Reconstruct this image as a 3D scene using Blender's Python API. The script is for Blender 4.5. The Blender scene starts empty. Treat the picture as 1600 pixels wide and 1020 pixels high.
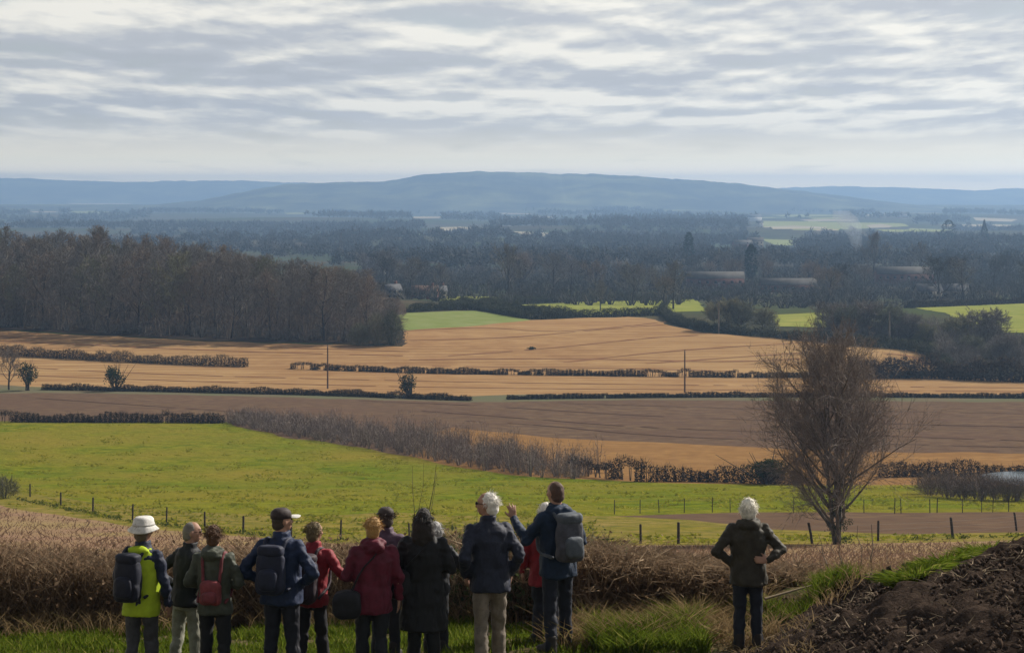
import bpy, bmesh, math, random
import numpy as np
from mathutils import Vector, Matrix, noise as mnoise
from mathutils.geometry import delaunay_2d_cdt

# ------------------------------------------------------------------ camera, sky, sun, exposure
S = bpy.context.scene
COL = S.collection
R = math.radians
F = 3209.0            # focal length in photo pixels (photo 1600 x 1020)
HOR = 300.0           # photo row of the true horizon
cam_d = bpy.data.cameras.new('camera')
cam = bpy.data.objects.new('camera', cam_d); COL.objects.link(cam)
cam.location = (0, 0, 0); cam.rotation_euler = (R(90), 0, 0)
cam_d.sensor_fit = 'HORIZONTAL'; cam_d.sensor_width = 36.0
cam_d.lens = 36.0 * F / 1600.0
cam_d.shift_y = -(510 - HOR) / 1600.0
cam_d.clip_start = 0.5; cam_d.clip_end = 60000
S.camera = cam

SUN_AZ, SUN_EL = R(55), R(38)          # azimuth to the right of the view direction (+Y)
sd = Vector((math.sin(SUN_AZ) * math.cos(SUN_EL), math.cos(SUN_AZ) * math.cos(SUN_EL), math.sin(SUN_EL)))
sun_d = bpy.data.lights.new('sun', 'SUN'); sun_d.energy = 4.9; sun_d.angle = R(0.6); sun_d.color = (1.0, 0.93, 0.82)
sun = bpy.data.objects.new('sun', sun_d); COL.objects.link(sun)
sun.location = sd * 50; sun.rotation_euler = sd.to_track_quat('Z', 'Y').to_euler()

W = bpy.data.worlds.new('World'); S.world = W; W.use_nodes = True
nt = W.node_tree; nt.nodes.clear()
def N(t, ty, **kw):
    n = t.nodes.new(ty)
    for k, v in kw.items(): setattr(n, k, v)
    return n
def math_n(t, op, a, b=None, clamp=False):
    n = N(t, 'ShaderNodeMath', operation=op, use_clamp=clamp)
    for i, v in enumerate((a, b)):
        if v is None: continue
        if isinstance(v, (int, float)): n.inputs[i].default_value = v
        else: t.links.new(v, n.inputs[i])
    return n.outputs[0]
def build_world():
    L = nt.links.new
    out = N(nt, 'ShaderNodeOutputWorld'); bg = N(nt, 'ShaderNodeBackground'); bg.inputs[1].default_value = 0.1
    L(bg.outputs[0], out.inputs[0])
    sky = N(nt, 'ShaderNodeTexSky', sky_type='NISHITA', sun_disc=False)
    sky.sun_elevation = SUN_EL; sky.sun_rotation = SUN_AZ; sky.altitude = 150; sky.air_density = 1.0; sky.dust_density = 1.6
    tc = N(nt, 'ShaderNodeTexCoord')
    sp = N(nt, 'ShaderNodeSeparateXYZ'); L(tc.outputs['Generated'], sp.inputs[0])
    z = math_n(nt, 'MAXIMUM', sp.outputs[2], 0.0)
    def plane(dz, off):
        den = math_n(nt, 'ADD', z, 0.055 + dz)
        cx = math_n(nt, 'DIVIDE', sp.outputs[0], den); cy = math_n(nt, 'DIVIDE', sp.outputs[1], den)
        c = N(nt, 'ShaderNodeCombineXYZ'); L(cx, c.inputs[0]); L(cy, c.inputs[1]); c.inputs[2].default_value = off
        return c.outputs[0]
    def nz(vec, scale, det, rough=0.55, dist=0.0):
        n = N(nt, 'ShaderNodeTexNoise'); L(vec, n.inputs['Vector'])
        n.inputs['Scale'].default_value = scale; n.inputs['Detail'].default_value = det; n.inputs['Roughness'].default_value = rough; n.inputs['Distortion'].default_value = dist
        return n.outputs['Fac']
    def side(dz):
        # cloud flanks: heaps seen from the side, smaller and flatter towards the horizon
        lz = math_n(nt, 'MULTIPLY', math_n(nt, 'LOGARITHM', math_n(nt, 'ADD', z, 0.03 + dz), 2.718282), 6.5)
        k = math_n(nt, 'DIVIDE', 1.0, math_n(nt, 'ADD', math_n(nt, 'MULTIPLY', z, 0.38), 0.036))
        c = N(nt, 'ShaderNodeCombineXYZ'); L(math_n(nt, 'MULTIPLY', sp.outputs[0], k), c.inputs[0]); L(math_n(nt, 'MULTIPLY', sp.outputs[1], 9.0), c.inputs[1]); L(lz, c.inputs[2])
        return c.outputs[0]
    def heap(dz):
        pl = nz(plane(dz, 3.7), 0.75, 6, 0.5, 0.2); sdn = nz(side(dz), 1.0, 9, 0.52, 0.15)
        return math_n(nt, 'ADD', math_n(nt, 'MULTIPLY', pl, 0.30), math_n(nt, 'MULTIPLY', sdn, 0.70))
    a = heap(0); b = heap(0.004)
    big = nz(plane(0, 9.1), 0.36, 3)
    lit = math_n(nt, 'MULTIPLY', math_n(nt, 'SUBTRACT', a, b), 3.5)
    lit = math_n(nt, 'MINIMUM', math_n(nt, 'MAXIMUM', lit, -0.24), 0.42)
    body = math_n(nt, 'MULTIPLY', math_n(nt, 'SUBTRACT', a, 0.5), 1.15)
    body2 = math_n(nt, 'MULTIPLY', math_n(nt, 'SUBTRACT', 0.5, big), 1.7)
    t = math_n(nt, 'ADD', math_n(nt, 'ADD', lit, body), math_n(nt, 'ADD', body2, 0.52))
    cr = N(nt, 'ShaderNodeValToRGB'); L(t, cr.inputs[0])
    e = cr.color_ramp.elements
    e[0].position = 0.05; e[0].color = (0.455, 0.465, 0.495, 1)
    e[1].position = 0.95; e[1].color = (0.93, 0.885, 0.79, 1)
    m = e.new(0.40); m.color = (0.51, 0.52, 0.55, 1)
    m = e.new(0.62); m.color = (0.67, 0.66, 0.635, 1)
    # pale band over the horizon
    hz = N(nt, 'ShaderNodeMapRange', interpolation_type='SMOOTHSTEP'); L(sp.outputs[2], hz.inputs[0])
    hz.inputs[1].default_value = 0.014; hz.inputs[2].default_value = 0.042; hz.inputs[3].default_value = 0.0; hz.inputs[4].default_value = 1.0
    hr = N(nt, 'ShaderNodeMapRange'); L(sp.outputs[2], hr.inputs[0]); hr.inputs[1].default_value = 0.0; hr.inputs[2].default_value = 0.05
    hm = N(nt, 'ShaderNodeValToRGB'); L(hr.outputs[0], hm.inputs[0]); he = hm.color_ramp.elements
    he[0].position = 0.0; he[0].color = (1.0, 0.76, 0.44, 1); he[1].position = 1.0; he[1].color = (0.26, 0.243, 0.217, 1)
    for ps, cc in ((0.2, (0.72, 0.58, 0.37)), (0.3, (0.50, 0.43, 0.29)), (0.4, (0.41, 0.355, 0.255)), (0.6, (0.325, 0.295, 0.24))): q = he.new(ps); q.color = (*cc, 1)
    hv_ = N(nt, 'ShaderNodeVectorMath', operation='SCALE'); L(hm.outputs[0], hv_.inputs[0]); hv_.inputs['Scale'].default_value = 2.9; hcol = hv_.outputs[0]
    mx = N(nt, 'ShaderNodeMix', data_type='RGBA'); L(hz.outputs[0], mx.inputs[0]); L(hcol, mx.inputs[6]); L(cr.outputs[0], mx.inputs[7])
    # brighter towards the sun, duller away from it
    dt = N(nt, 'ShaderNodeVectorMath', operation='DOT_PRODUCT'); L(tc.outputs['Generated'], dt.inputs[0]); dt.inputs[1].default_value = sd
    g = N(nt, 'ShaderNodeMapRange'); L(dt.outputs['Value'], g.inputs[0]); g.inputs[1].default_value = -0.8; g.inputs[2].default_value = 0.6; g.inputs[3].default_value = 4.6; g.inputs[4].default_value = 10.0
    sc = N(nt, 'ShaderNodeVectorMath', operation='SCALE'); L(mx.outputs[2], sc.inputs[0])
    # flat grey cloud bases overhead, bright flanks low down
    ov = N(nt, 'ShaderNodeMapRange'); L(sp.outputs[2], ov.inputs[0]); ov.inputs[1].default_value = 0.1; ov.inputs[2].default_value = 0.55; ov.inputs[3].default_value = 1.0; ov.inputs[4].default_value = 0.42
    L(math_n(nt, 'MULTIPLY', g.outputs[0], ov.outputs[0]), sc.inputs['Scale'])
    # a little of the clear sky shows in the thinnest places
    thin = N(nt, 'ShaderNodeMapRange'); L(a, thin.inputs[0]); thin.inputs[1].default_value = 0.30; thin.inputs[2].default_value = 0.46; thin.inputs[3].default_value = 0.35; thin.inputs[4].default_value = 0.04
    mf = N(nt, 'ShaderNodeMix', data_type='RGBA'); L(thin.outputs[0], mf.inputs[0]); L(sc.outputs[0], mf.inputs[6]); L(sky.outputs[0], mf.inputs[7])
    L(mf.outputs[2], bg.inputs[0])
build_world()
S.view_settings.view_transform = 'Standard'; S.view_settings.look = 'None'; S.view_settings.exposure = 0.2; S.view_settings.gamma = 1.0
S.render.engine = 'CYCLES'
S.cycles.max_bounces = 6; S.cycles.diffuse_bounces = 3; S.cycles.transparent_max_bounces = 8; S.cycles.volume_bounces = 0
S.cycles.use_denoising = True

# ------------------------------------------------------------------ helpers
rng = np.random.default_rng(7); random.seed(7)
def tag(o, label=None, cat=None, group=None, kind=None):
    if label: o['label'] = label
    if cat: o['category'] = cat
    if group: o['group'] = group
    if kind: o['kind'] = kind
    return o
def np_mesh(name, v, tris, smooth=False):
    v = np.asarray(v, np.float32).reshape(-1, 3); t = np.asarray(tris, np.int32).reshape(-1, 3)
    me = bpy.data.meshes.new(name)
    me.vertices.add(len(v)); me.vertices.foreach_set('co', v.ravel())
    me.loops.add(t.size); me.loops.foreach_set('vertex_index', t.ravel())
    me.polygons.add(len(t)); me.polygons.foreach_set('loop_start', np.arange(0, t.size, 3, dtype=np.int32))
    if smooth: me.polygons.foreach_set('use_smooth', np.ones(len(t), bool))
    me.update(calc_edges=True)
    return me
def obj(name, me, mat=None, parent=None, loc=None, rz=None):
    o = bpy.data.objects.new(name, me); COL.objects.link(o)
    if mat is not None and me is not None and len(me.materials) == 0: me.materials.append(mat)
    if parent is not None: o.parent = parent
    if loc is not None: o.location = loc
    if rz is not None: o.rotation_euler = (0, 0, rz)
    return o
def empty(name, loc=(0, 0, 0), rz=0.0):
    o = bpy.data.objects.new(name, None); COL.objects.link(o); o.location = loc; o.rotation_euler = (0, 0, rz); o.empty_display_size = 0.2
    return o
class G:
    """triangle soup collector"""
    def __init__(s): s.v = []; s.t = []; s.n = 0
    def add(s, v, t):
        v = np.asarray(v, float).reshape(-1, 3); t = np.asarray(t, int).reshape(-1, 3)
        s.v.append(v); s.t.append(t + s.n); s.n += len(v); return s
    def arr(s):
        return (np.concatenate(s.v), np.concatenate(s.t)) if s.v else (np.zeros((0, 3)), np.zeros((0, 3), int))
    def mesh(s, name, smooth=False): return np_mesh(name, *s.arr(), smooth=smooth)
def unit(a): return a / np.maximum(np.linalg.norm(a, axis=-1, keepdims=True), 1e-9)
def slivers(p0, p1, w, r=None, tipw=0.0):
    """one thin triangle per stalk"""
    r = r or rng
    p0 = np.asarray(p0, float); p1 = np.asarray(p1, float); n = len(p0)
    d = unit(p1 - p0); side = unit(np.cross(d, r.normal(size=(n, 3)))) * (np.asarray(w, float).reshape(-1, 1) * 0.5)
    v = np.stack([p0 - side, p0 + side, p1], 1).reshape(-1, 3)
    return v, np.arange(3 * n).reshape(-1, 3)
def blades(p0, p1, p2, w, r=None):
    """bent blade or stalk: p0 base, p1 middle, p2 tip, 3 triangles"""
    r = r or rng
    n = len(p0); d = unit(p2 - p0); side = unit(np.cross(d, r.normal(size=(n, 3)))) * (np.asarray(w, float).reshape(-1, 1) * 0.5)
    v = np.stack([p0 - side, p0 + side, p1 - side * 0.8, p1 + side * 0.8, p2], 1).reshape(-1, 3)
    b = (np.arange(n) * 5)[:, None, None]
    t = (np.array([[0, 1, 3], [0, 3, 2], [2, 3, 4]])[None] + b).reshape(-1, 3)
    return v, t
def leaves(c, s, r=None, flat=0.0):
    """small diamond leaves (2 triangles)"""
    r = r or rng
    n = len(c); a = unit(r.normal(size=(n, 3)) * np.array([1, 1, 1 - flat])); b = unit(np.cross(a, r.normal(size=(n, 3))))
    s = np.asarray(s, float).reshape(-1, 1)
    v = np.stack([c - a * s, c + b * s * .55, c + a * s, c - b * s * .55], 1).reshape(-1, 3)
    k = (np.arange(n) * 4)[:, None, None]
    return v, (np.array([[0, 1, 2], [0, 2, 3]])[None] + k).reshape(-1, 3)
def prisms(p0, p1, r0, r1, k=5):
    """open tapered tubes between points"""
    p0 = np.asarray(p0, float); p1 = np.asarray(p1, float); n = len(p0)
    d = unit(p1 - p0); ref = np.where(np.abs(d[:, 2:3]) > 0.9, np.array([[1., 0, 0]]), np.array([[0, 0, 1.]]))
    a = unit(np.cross(d, ref)); b = np.cross(d, a)
    th = np.arange(k) * 2 * math.pi / k
    ring = a[:, None] * np.cos(th)[None, :, None] + b[:, None] * np.sin(th)[None, :, None]
    r0 = np.asarray(r0, float).reshape(-1, 1, 1); r1 = np.asarray(r1, float).reshape(-1, 1, 1)
    v = np.concatenate([p0[:, None] + ring * r0, p1[:, None] + ring * r1], 1).reshape(-1, 3)
    t = []
    for i in range(k):
        j = (i + 1) % k; t += [[i, j, k + j], [i, k + j, k + i]]
    return v, (np.array(t)[None] + (np.arange(n) * 2 * k)[:, None, None]).reshape(-1, 3)
def box_vt(c, s, rz=0.0):
    c = np.array(c, float); s = np.array(s, float) / 2
    v = np.array([[x, y, z] for x in (-1, 1) for y in (-1, 1) for z in (-1, 1)]) * s
    cs, sn = math.cos(rz), math.sin(rz)
    v = np.stack([v[:, 0] * cs - v[:, 1] * sn, v[:, 0] * sn + v[:, 1] * cs, v[:, 2]], 1) + c
    q = [(0, 1, 3, 2), (4, 6, 7, 5), (0, 4, 5, 1), (2, 3, 7, 6), (0, 2, 6, 4), (1, 5, 7, 3)]
    t = [x for a, b, cc, d in q for x in ((a, b, cc), (a, cc, d))]
    return v, t

# ------------------------------------------------------------------ materials
def new_mat(name):
    m = bpy.data.materials.new(name); m.use_nodes = True; t = m.node_tree; t.nodes.clear()
    return m, t, N(t, 'ShaderNodeOutputMaterial')
def noise_fac(t, vec, scale, detail=5, rough=0.6, lo=0.35, hi=0.65):
    n = N(t, 'ShaderNodeTexNoise'); n.inputs['Scale'].default_value = scale; n.inputs['Detail'].default_value = detail; n.inputs['Roughness'].default_value = rough
    t.links.new(vec, n.inputs['Vector'])
    mr = N(t, 'ShaderNodeMapRange'); t.links.new(n.outputs['Fac'], mr.inputs[0]); mr.inputs[1].default_value = lo; mr.inputs[2].default_value = hi
    return mr.outputs[0], n.outputs['Fac']
def mixc(t, f, a, b, blend='MIX'):
    m = N(t, 'ShaderNodeMix', data_type='RGBA', blend_type=blend)
    for i, v in ((0, f), (6, a), (7, b)):
        if isinstance(v, (int, float)): m.inputs[i].default_value = v
        elif isinstance(v, (tuple, list)): m.inputs[i].default_value = (*v[:3], 1)
        else: t.links.new(v, m.inputs[i])
    return m.outputs[2]
def mat_ground(name, cols, scales, rough=0.95, bump=0.3, bscale=None, stretch=None, bdist=0.1, rows=None):
    """layered noise ground: cols[0] mixed with cols[1..] at scales; rows = (angle, period, colour, amount) drill rows"""
    m, t, out = new_mat(name); L = t.links.new
    g = N(t, 'ShaderNodeNewGeometry'); vec = g.outputs['Position']
    if stretch:
        mp = N(t, 'ShaderNodeMapping'); L(vec, mp.inputs[0]); mp.inputs['Scale'].default_value = stretch; vec = mp.outputs[0]
    c = cols[0]
    for i, s in enumerate(scales):
        f, _ = noise_fac(t, vec, s); c = mixc(t, f, c, cols[i + 1])
    if rows:
        ang, per, rc, amt = rows
        mp = N(t, 'ShaderNodeMapping'); L(g.outputs['Position'], mp.inputs[0]); mp.inputs['Rotation'].default_value = (0, 0, ang)
        wv = N(t, 'ShaderNodeTexWave', wave_type='BANDS', bands_direction='Y'); L(mp.outputs[0], wv.inputs[0])
        wv.inputs['Scale'].default_value = 0.314 / per * 1.0; wv.inputs['Distortion'].default_value = 2.6; wv.inputs['Detail'].default_value = 3; wv.inputs['Detail Scale'].default_value = 0.25
        mr = N(t, 'ShaderNodeMapRange'); L(wv.outputs['Fac'], mr.inputs[0]); mr.inputs[1].default_value = 0.55; mr.inputs[2].default_value = 1.0; mr.inputs[4].default_value = amt
        f5, _ = noise_fac(t, g.outputs['Position'], 0.035, 4, .6, .35, .65)
        c = mixc(t, math_n(t, 'MULTIPLY', mr.outputs[0], f5), c, rc)
        mp2 = N(t, 'ShaderNodeMapping'); L(g.outputs['Position'], mp2.inputs[0]); mp2.inputs['Rotation'].default_value = (0, 0, ang); mp2.inputs['Scale'].default_value = (0.12, 0.7, 1)
        f6, _ = noise_fac(t, mp2.outputs[0], 0.22, 5, .7, .38, .66); c = mixc(t, math_n(t, 'MULTIPLY', f6, 0.55), c, rc)
    b = N(t, 'ShaderNodeBsdfPrincipled'); b.inputs['Roughness'].default_value = 1.0; b.inputs['Specular IOR Level'].default_value = 0.0
    if isinstance(c, tuple): b.inputs['Base Color'].default_value = (*c, 1)
    else: L(c, b.inputs['Base Color'])
    if bump:
        _, f = noise_fac(t, vec, bscale or scales[-1], 6, 0.65)
        bp = N(t, 'ShaderNodeBump'); bp.inputs['Strength'].default_value = bump; bp.inputs['Distance'].default_value = bdist; L(f, bp.inputs['Height']); L(bp.outputs[0], b.inputs['Normal'])
    L(b.outputs[0], out.inputs[0])
    return m
def mat_plant(name, c1, c2, c3=None, trans=0.35, rough=0.8, big=None):
    """per-stalk colour variation and some light let through"""
    m, t, out = new_mat(name); L = t.links.new
    g = N(t, 'ShaderNodeNewGeometry')
    cr = N(t, 'ShaderNodeValToRGB'); L(g.outputs['Random Per Island'], cr.inputs[0])
    e = cr.color_ramp.elements; e[0].color = (*c1, 1); e[1].color = (*c2, 1)
    if c3: x = e.new(0.85); x.color = (*c2, 1); e[2].color = (*c3, 1)
    c = cr.outputs[0]
    if big:
        f, _ = noise_fac(t, g.outputs['Position'], big[0]); c = mixc(t, f, c, big[1])
    d = N(t, 'ShaderNodeBsdfDiffuse'); L(c, d.inputs[0])
    if trans > 0:
        tr = N(t, 'ShaderNodeBsdfTranslucent'); L(c, tr.inputs[0])
        mx = N(t, 'ShaderNodeMixShader'); mx.inputs[0].default_value = trans; L(d.outputs[0], mx.inputs[1]); L(tr.outputs[0], mx.inputs[2]); L(mx.outputs[0], out.inputs[0])
    else: L(d.outputs[0], out.inputs[0])
    return m
def mat_simple(name, c, rough=0.8, spec=0.3, var=0.25, scale=8.0, bump=0.0, bdist=0.01, sheen=0.0):
    m, t, out = new_mat(name); L = t.links.new
    tc = N(t, 'ShaderNodeTexCoord')
    f, raw = noise_fac(t, tc.outputs['Object'], scale, 4)
    dark = tuple(x * (1 - var) for x in c); lite = tuple(min(1, x * (1 + var)) for x in c)
    col = mixc(t, f, dark, lite)
    b = N(t, 'ShaderNodeBsdfPrincipled'); L(col, b.inputs['Base Color']); b.inputs['Roughness'].default_value = rough; b.inputs['Specular IOR Level'].default_value = spec
    if sheen: b.inputs['Sheen Weight'].default_value = sheen
    if bump:
        bp = N(t, 'ShaderNodeBump'); bp.inputs['Strength'].default_value = bump; bp.inputs['Distance'].default_value = bdist; L(raw, bp.inputs['Height']); L(bp.outputs[0], b.inputs['Normal'])
    L(b.outputs[0], out.inputs[0])
    return m

# ------------------------------------------------------------------ terrain
PROF = np.array([(-400, -1.0), (-60, 0.6), (0, 1.6), (10, 3.45), (16, 4.5), (19, 4.82), (21, 4.90), (23, 5.02), (25, 5.2), (27, 5.6), (30, 6.4), (40, 8.2), (60, 11.3), (90, 16.2), (130, 22.3),
    (160, 25.9), (190, 28.8), (240, 33.2), (320, 36.2), (370, 37.6), (400, 38.4), (440, 37.6), (475, 35.6), (520, 34.4), (570, 34.4), (640, 36.6), (700, 38.6), (900, 42.5), (1200, 47), (1600, 51.5),
    (2500, 57), (4000, 61), (7000, 62), (20000, 62)])
def _hermite(xs, ys):
    dx = np.diff(xs); m = np.diff(ys) / dx; t = np.zeros(len(xs)); t[0] = m[0]; t[-1] = m[-1]
    for i in range(1, len(xs) - 1):
        t[i] = 0 if m[i - 1] * m[i] <= 0 else 2 * m[i - 1] * m[i] / (m[i - 1] + m[i])
    return t
_T = _hermite(PROF[:, 0], PROF[:, 1])
def prof(y):
    x = np.clip(y, PROF[0, 0], PROF[-1, 0]); i = np.clip(np.searchsorted(PROF[:, 0], x) - 1, 0, len(PROF) - 2)
    h = PROF[i + 1, 0] - PROF[i, 0]; s = (x - PROF[i, 0]) / h
    return (2*s**3 - 3*s**2 + 1) * PROF[i, 1] + (s**3 - 2*s**2 + s) * h * _T[i] + (-2*s**3 + 3*s**2) * PROF[i + 1, 1] + (s**3 - s**2) * h * _T[i + 1]
def ht(x, y):
    x = np.asarray(x, float); y = np.asarray(y, float)
    z = -prof(y)
    near = np.clip(1 - (y - 30) / 30, 0, 1) * np.clip(y / 10, 0, 1)
    z = z + 0.03 * np.clip(x, -8, 8) * near
    z = z + 0.42 * np.exp(-((x - 3.9) / 1.3) ** 4 - ((y - 23.8) / 0.9) ** 2)          # grassy bank beside the soil heap
    z = z + 0.12 * np.exp(-((x - 1.5) / 0.8) ** 2 - ((y - 22.6) / 0.6) ** 2)
    z = z + 9.0 * np.exp(-((x + 115) / 75) ** 2 - ((y - 640) / 110) ** 2)                 # rising ground under the wood
    far = np.clip((y - 1300) / 1200, 0, 1)
    z = z + far * (4.0 * np.sin(x / 310 + y / 520 + 1.0) + 3.0 * np.sin(x / 170 - y / 390 + 2.2))
    z = z + far * 5.0 * np.sin(y / 150 + 1.3 * np.sin(x / 420) + .6) * np.clip((5200 - y) / 1500, 0, 1)
    z = z + 7.0 * np.exp(-((x + 60) / 170) ** 2 - ((y - 2250) / 260) ** 2)
    z = z + 6.0 * np.exp(-((x - 700) / 320) ** 2 - ((y - 4300) / 420) ** 2)
    return z
_YS = np.concatenate([np.linspace(6, 60, 220), np.geomspace(60.3, 16000, 1400)])
def pick(px, py):
    """where the line of sight through a photo pixel meets the ground"""
    u = (px - 800) / F; s = (HOR - py) / F
    below = s * _YS < ht(u * _YS, _YS)
    k = int(np.argmax(below))
    if not below[k]: k = len(_YS) - 1
    a, b = _YS[max(k - 1, 0)], _YS[k]
    for _ in range(30):
        c = 0.5 * (a + b)
        if s * c < ht(u * c, c): b = c
        else: a = c
    return np.array([u * b, b, float(ht(u * b, b))])
def at(px, d):
    x = (px - 800) / F * d
    return np.array([x, d, float(ht(x, d))])
def row_of(x, y, z): return HOR - z / y * F
def densify(pts, step):
    out = []
    for a, b in zip(pts[:-1], pts[1:]):
        n = max(1, int(np.linalg.norm(b[:2] - a[:2]) / step))
        for i in range(n): out.append(a + (b - a) * i / n)
    out.append(pts[-1]); out = np.array(out); out[:, 2] = ht(out[:, 0], out[:, 1]); return out
def smooth_path(pts, it=2):
    p = np.array(pts, float)
    for _ in range(it):
        q = [p[0]]
        for a, b in zip(p[:-1], p[1:]): q += [a * .75 + b * .25, a * .25 + b * .75]
        q.append(p[-1]); p = np.array(q)
    return p
def pxpath(pp, smooth=1): return smooth_path([pick(*p) for p in pp], smooth)

def grid_ground():
    ys = np.concatenate([np.linspace(-80, 17, 30), np.linspace(17.2, 32, 100), np.geomspace(32.4, 12600, 420)])
    us = np.linspace(-0.46, 0.46, 170)
    Y, U = np.meshgrid(ys, us, indexing='ij'); X = U * (np.maximum(Y, 0) + 14 + np.clip(-Y, 0, 80) + np.clip((Y - 40) * .2, 0, 60))
    Z = ht(X, Y) - np.clip((Y - 26) * 0.01, 0.0, 0.12)
    nz = np.array([mnoise.fractal(Vector((x * 1.6, y * 1.6, 0)), 1.0, 2.0, 4) if y < 28 and abs(x) < 10 else 0 for x, y in zip(X.ravel(), Y.ravel())]).reshape(X.shape)
    Z = Z + nz * 0.05
    v = np.stack([X, Y, Z], -1).reshape(-1, 3); nr, nc = X.shape
    i = (np.arange(nr - 1)[:, None] * nc + np.arange(nc - 1)[None]).ravel()
    t = np.concatenate([np.stack([i, i + 1, i + nc + 1], 1), np.stack([i, i + nc + 1, i + nc], 1)])
    return np_mesh('ground', v, t, True)
def ground_mat():
    m, t, out = new_mat('ground_mixed'); L = t.links.new
    g = N(t, 'ShaderNodeNewGeometry'); vec = g.outputs['Position']
    f1, _ = noise_fac(t, vec, 1.3, 6); near = mixc(t, f1, (0.075, 0.052, 0.036), (0.05, 0.075, 0.018))
    f2, _ = noise_fac(t, vec, 9, 4); near = mixc(t, f2, near, (0.16, 0.115, 0.07))
    f3, _ = noise_fac(t, vec, 0.006, 4, 0.5, .42, .58); far = mixc(t, f3, (0.06, 0.075, 0.03), (0.085, 0.07, 0.045))
    f4, _ = noise_fac(t, vec, 0.02, 3, 0.5, .5, .62); far = mixc(t, f4, far, (0.05, 0.05, 0.035))
    sp = N(t, 'ShaderNodeSeparateXYZ'); L(vec, sp.inputs[0])
    mr = N(t, 'ShaderNodeMapRange'); L(sp.outputs[1], mr.inputs[0]); mr.inputs[1].default_value = 30; mr.inputs[2].default_value = 60
    c = mixc(t, mr.outputs[0], near, far)
    b = N(t, 'ShaderNodeBsdfPrincipled'); b.inputs['Roughness'].default_value = 1; b.inputs['Specular IOR Level'].default_value = 0.0; L(c, b.inputs['Base Color'])
    _, fb = noise_fac(t, vec, 14, 6); bp = N(t, 'ShaderNodeBump'); bp.inputs['Strength'].default_value = 0.7; bp.inputs['Distance'].default_value = 0.04; L(fb, bp.inputs['Height']); L(bp.outputs[0], b.inputs['Normal'])
    L(b.outputs[0], out.inputs[0]); return m
tag(obj('ground', grid_ground(), ground_mat()), kind='structure')

def field(name, pp, mat, off=0.0, smooth=0, world=None, res=None):
    """a field draped on the terrain; pp = outline in photo pixels, resolved to places on the ground"""
    P = [pick(*p) for p in pp] if world is None else [np.array(p, float) for p in world]
    P = P + [P[0]]
    if smooth: P = list(smooth_path(P, smooth))
    def key(p): return np.array([p[0] / (p[1] + 15), math.log(p[1] + 15)])
    K = []
    for a, b in zip(P[:-1], P[1:]):
        ka, kb = key(a), key(b); n = max(1, int(np.linalg.norm((kb - ka) * np.array([1, .6])) / 0.006))
        for i in range(n):
            q = a + (b - a) * i / n; w_ = min(1.0, q[1] / 300); w_ = 0 if q[1] > 1000 else w_
            q = q + np.array([mnoise.noise(Vector((q[0] * .11, q[1] * .11, 1))) * 1.5, mnoise.noise(Vector((q[0] * .13, q[1] * .13, 9))) * 2.4, 0]) * w_; K.append(key(q))
    K = np.array(K); lo = K.min(0); hi = K.max(0)
    nu = max(2, int((hi[0] - lo[0]) / (res or 0.012))); nv = max(2, int((hi[1] - lo[1]) / (res or 0.012)))
    U, V = np.meshgrid(np.linspace(lo[0], hi[0], nu), np.linspace(lo[1], hi[1], nv))
    I = np.stack([U.ravel(), V.ravel()], 1) + rng.normal(size=(nu * nv, 2)) * 1e-4
    n = len(K); vs = [Vector(k) for k in K] + [Vector(k) for k in I]
    ed = [(i, (i + 1) % n) for i in range(n)]
    r = delaunay_2d_cdt(vs, ed, [list(range(n))], 1, 1e-7)
    q = np.array([(v.x, v.y) for v in r[0]]); y = np.exp(q[:, 1]) - 15; x = q[:, 0] * (y + 15)
    z = ht(x, y) + off
    t = np.array([f for f in r[2] if len(f) == 3])
    a, b, c = (np.stack([x, y], 1)[t[:, k]] for k in range(3))
    cr = (b[:, 0] - a[:, 0]) * (c[:, 1] - a[:, 1]) - (b[:, 1] - a[:, 1]) * (c[:, 0] - a[:, 0])
    t[cr < 0] = t[cr < 0][:, ::-1]
    o = obj(name, np_mesh(name, np.stack([x, y, z], 1), t, True), mat)
    return tag(o, kind='structure')
def track(parent, pp, w, mat, off=0.05, dash=0.0, smooth=2):
    """a pair-less wheel rut: a narrow ribbon of bare earth pressed along a field"""
    p = densify(pxpath(pp, smooth), 2.5); d = unit(np.gradient(p[:, :2], axis=0)); nn = np.stack([-d[:, 1], d[:, 0]], 1)
    k = rng.normal(size=len(p)) * 0.25 + 1.0
    l = p.copy(); r_ = p.copy(); l[:, :2] += nn * (w / 2 * k)[:, None]; r_[:, :2] -= nn * (w / 2 * k)[:, None]
    for q in (l, r_): q[:, 2] = ht(q[:, 0], q[:, 1]) + off
    n = len(p); v = np.concatenate([l, r_]); t = []
    for i in range(n - 1):
        if dash and rng.random() < dash: continue
        t += [(i, n + i, n + i + 1), (i, n + i + 1, i + 1)]
    return obj('wheel_track', np_mesh('wheel_track', v, t), mat, parent)

M = {}
M['tan'] = mat_ground('dead_grass_field', [(0.29, 0.175, 0.118), (0.35, 0.225, 0.155), (0.17, 0.10, 0.068), (0.26, 0.19, 0.09)], [0.25, 1.1, 0.09], bump=0.5, bscale=3.0)
M['pasture'] = mat_ground('pasture_grass', [(0.14, 0.182, 0.012), (0.225, 0.215, 0.018), (0.075, 0.115, 0.007), (0.21, 0.175, 0.025)], [0.02, 0.42, 0.05], bump=1.0, bscale=0.7, bdist=0.6)
M['rough'] = mat_ground('rough_yellow_grass', [(0.22, 0.175, 0.032), (0.27, 0.195, 0.065), (0.12, 0.12, 0.02)], [0.12, 0.6], bump=0.8, bscale=0.8, bdist=0.3)
M['soil'] = mat_ground('brown_soil', [(0.142, 0.094, 0.058), (0.175, 0.118, 0.07), (0.10, 0.066, 0.044)], [0.03, 0.4], bump=0.5, bscale=0.9, rows=(R(7), 3.2, (0.115, 0.07, 0.052), 0.55))
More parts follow.
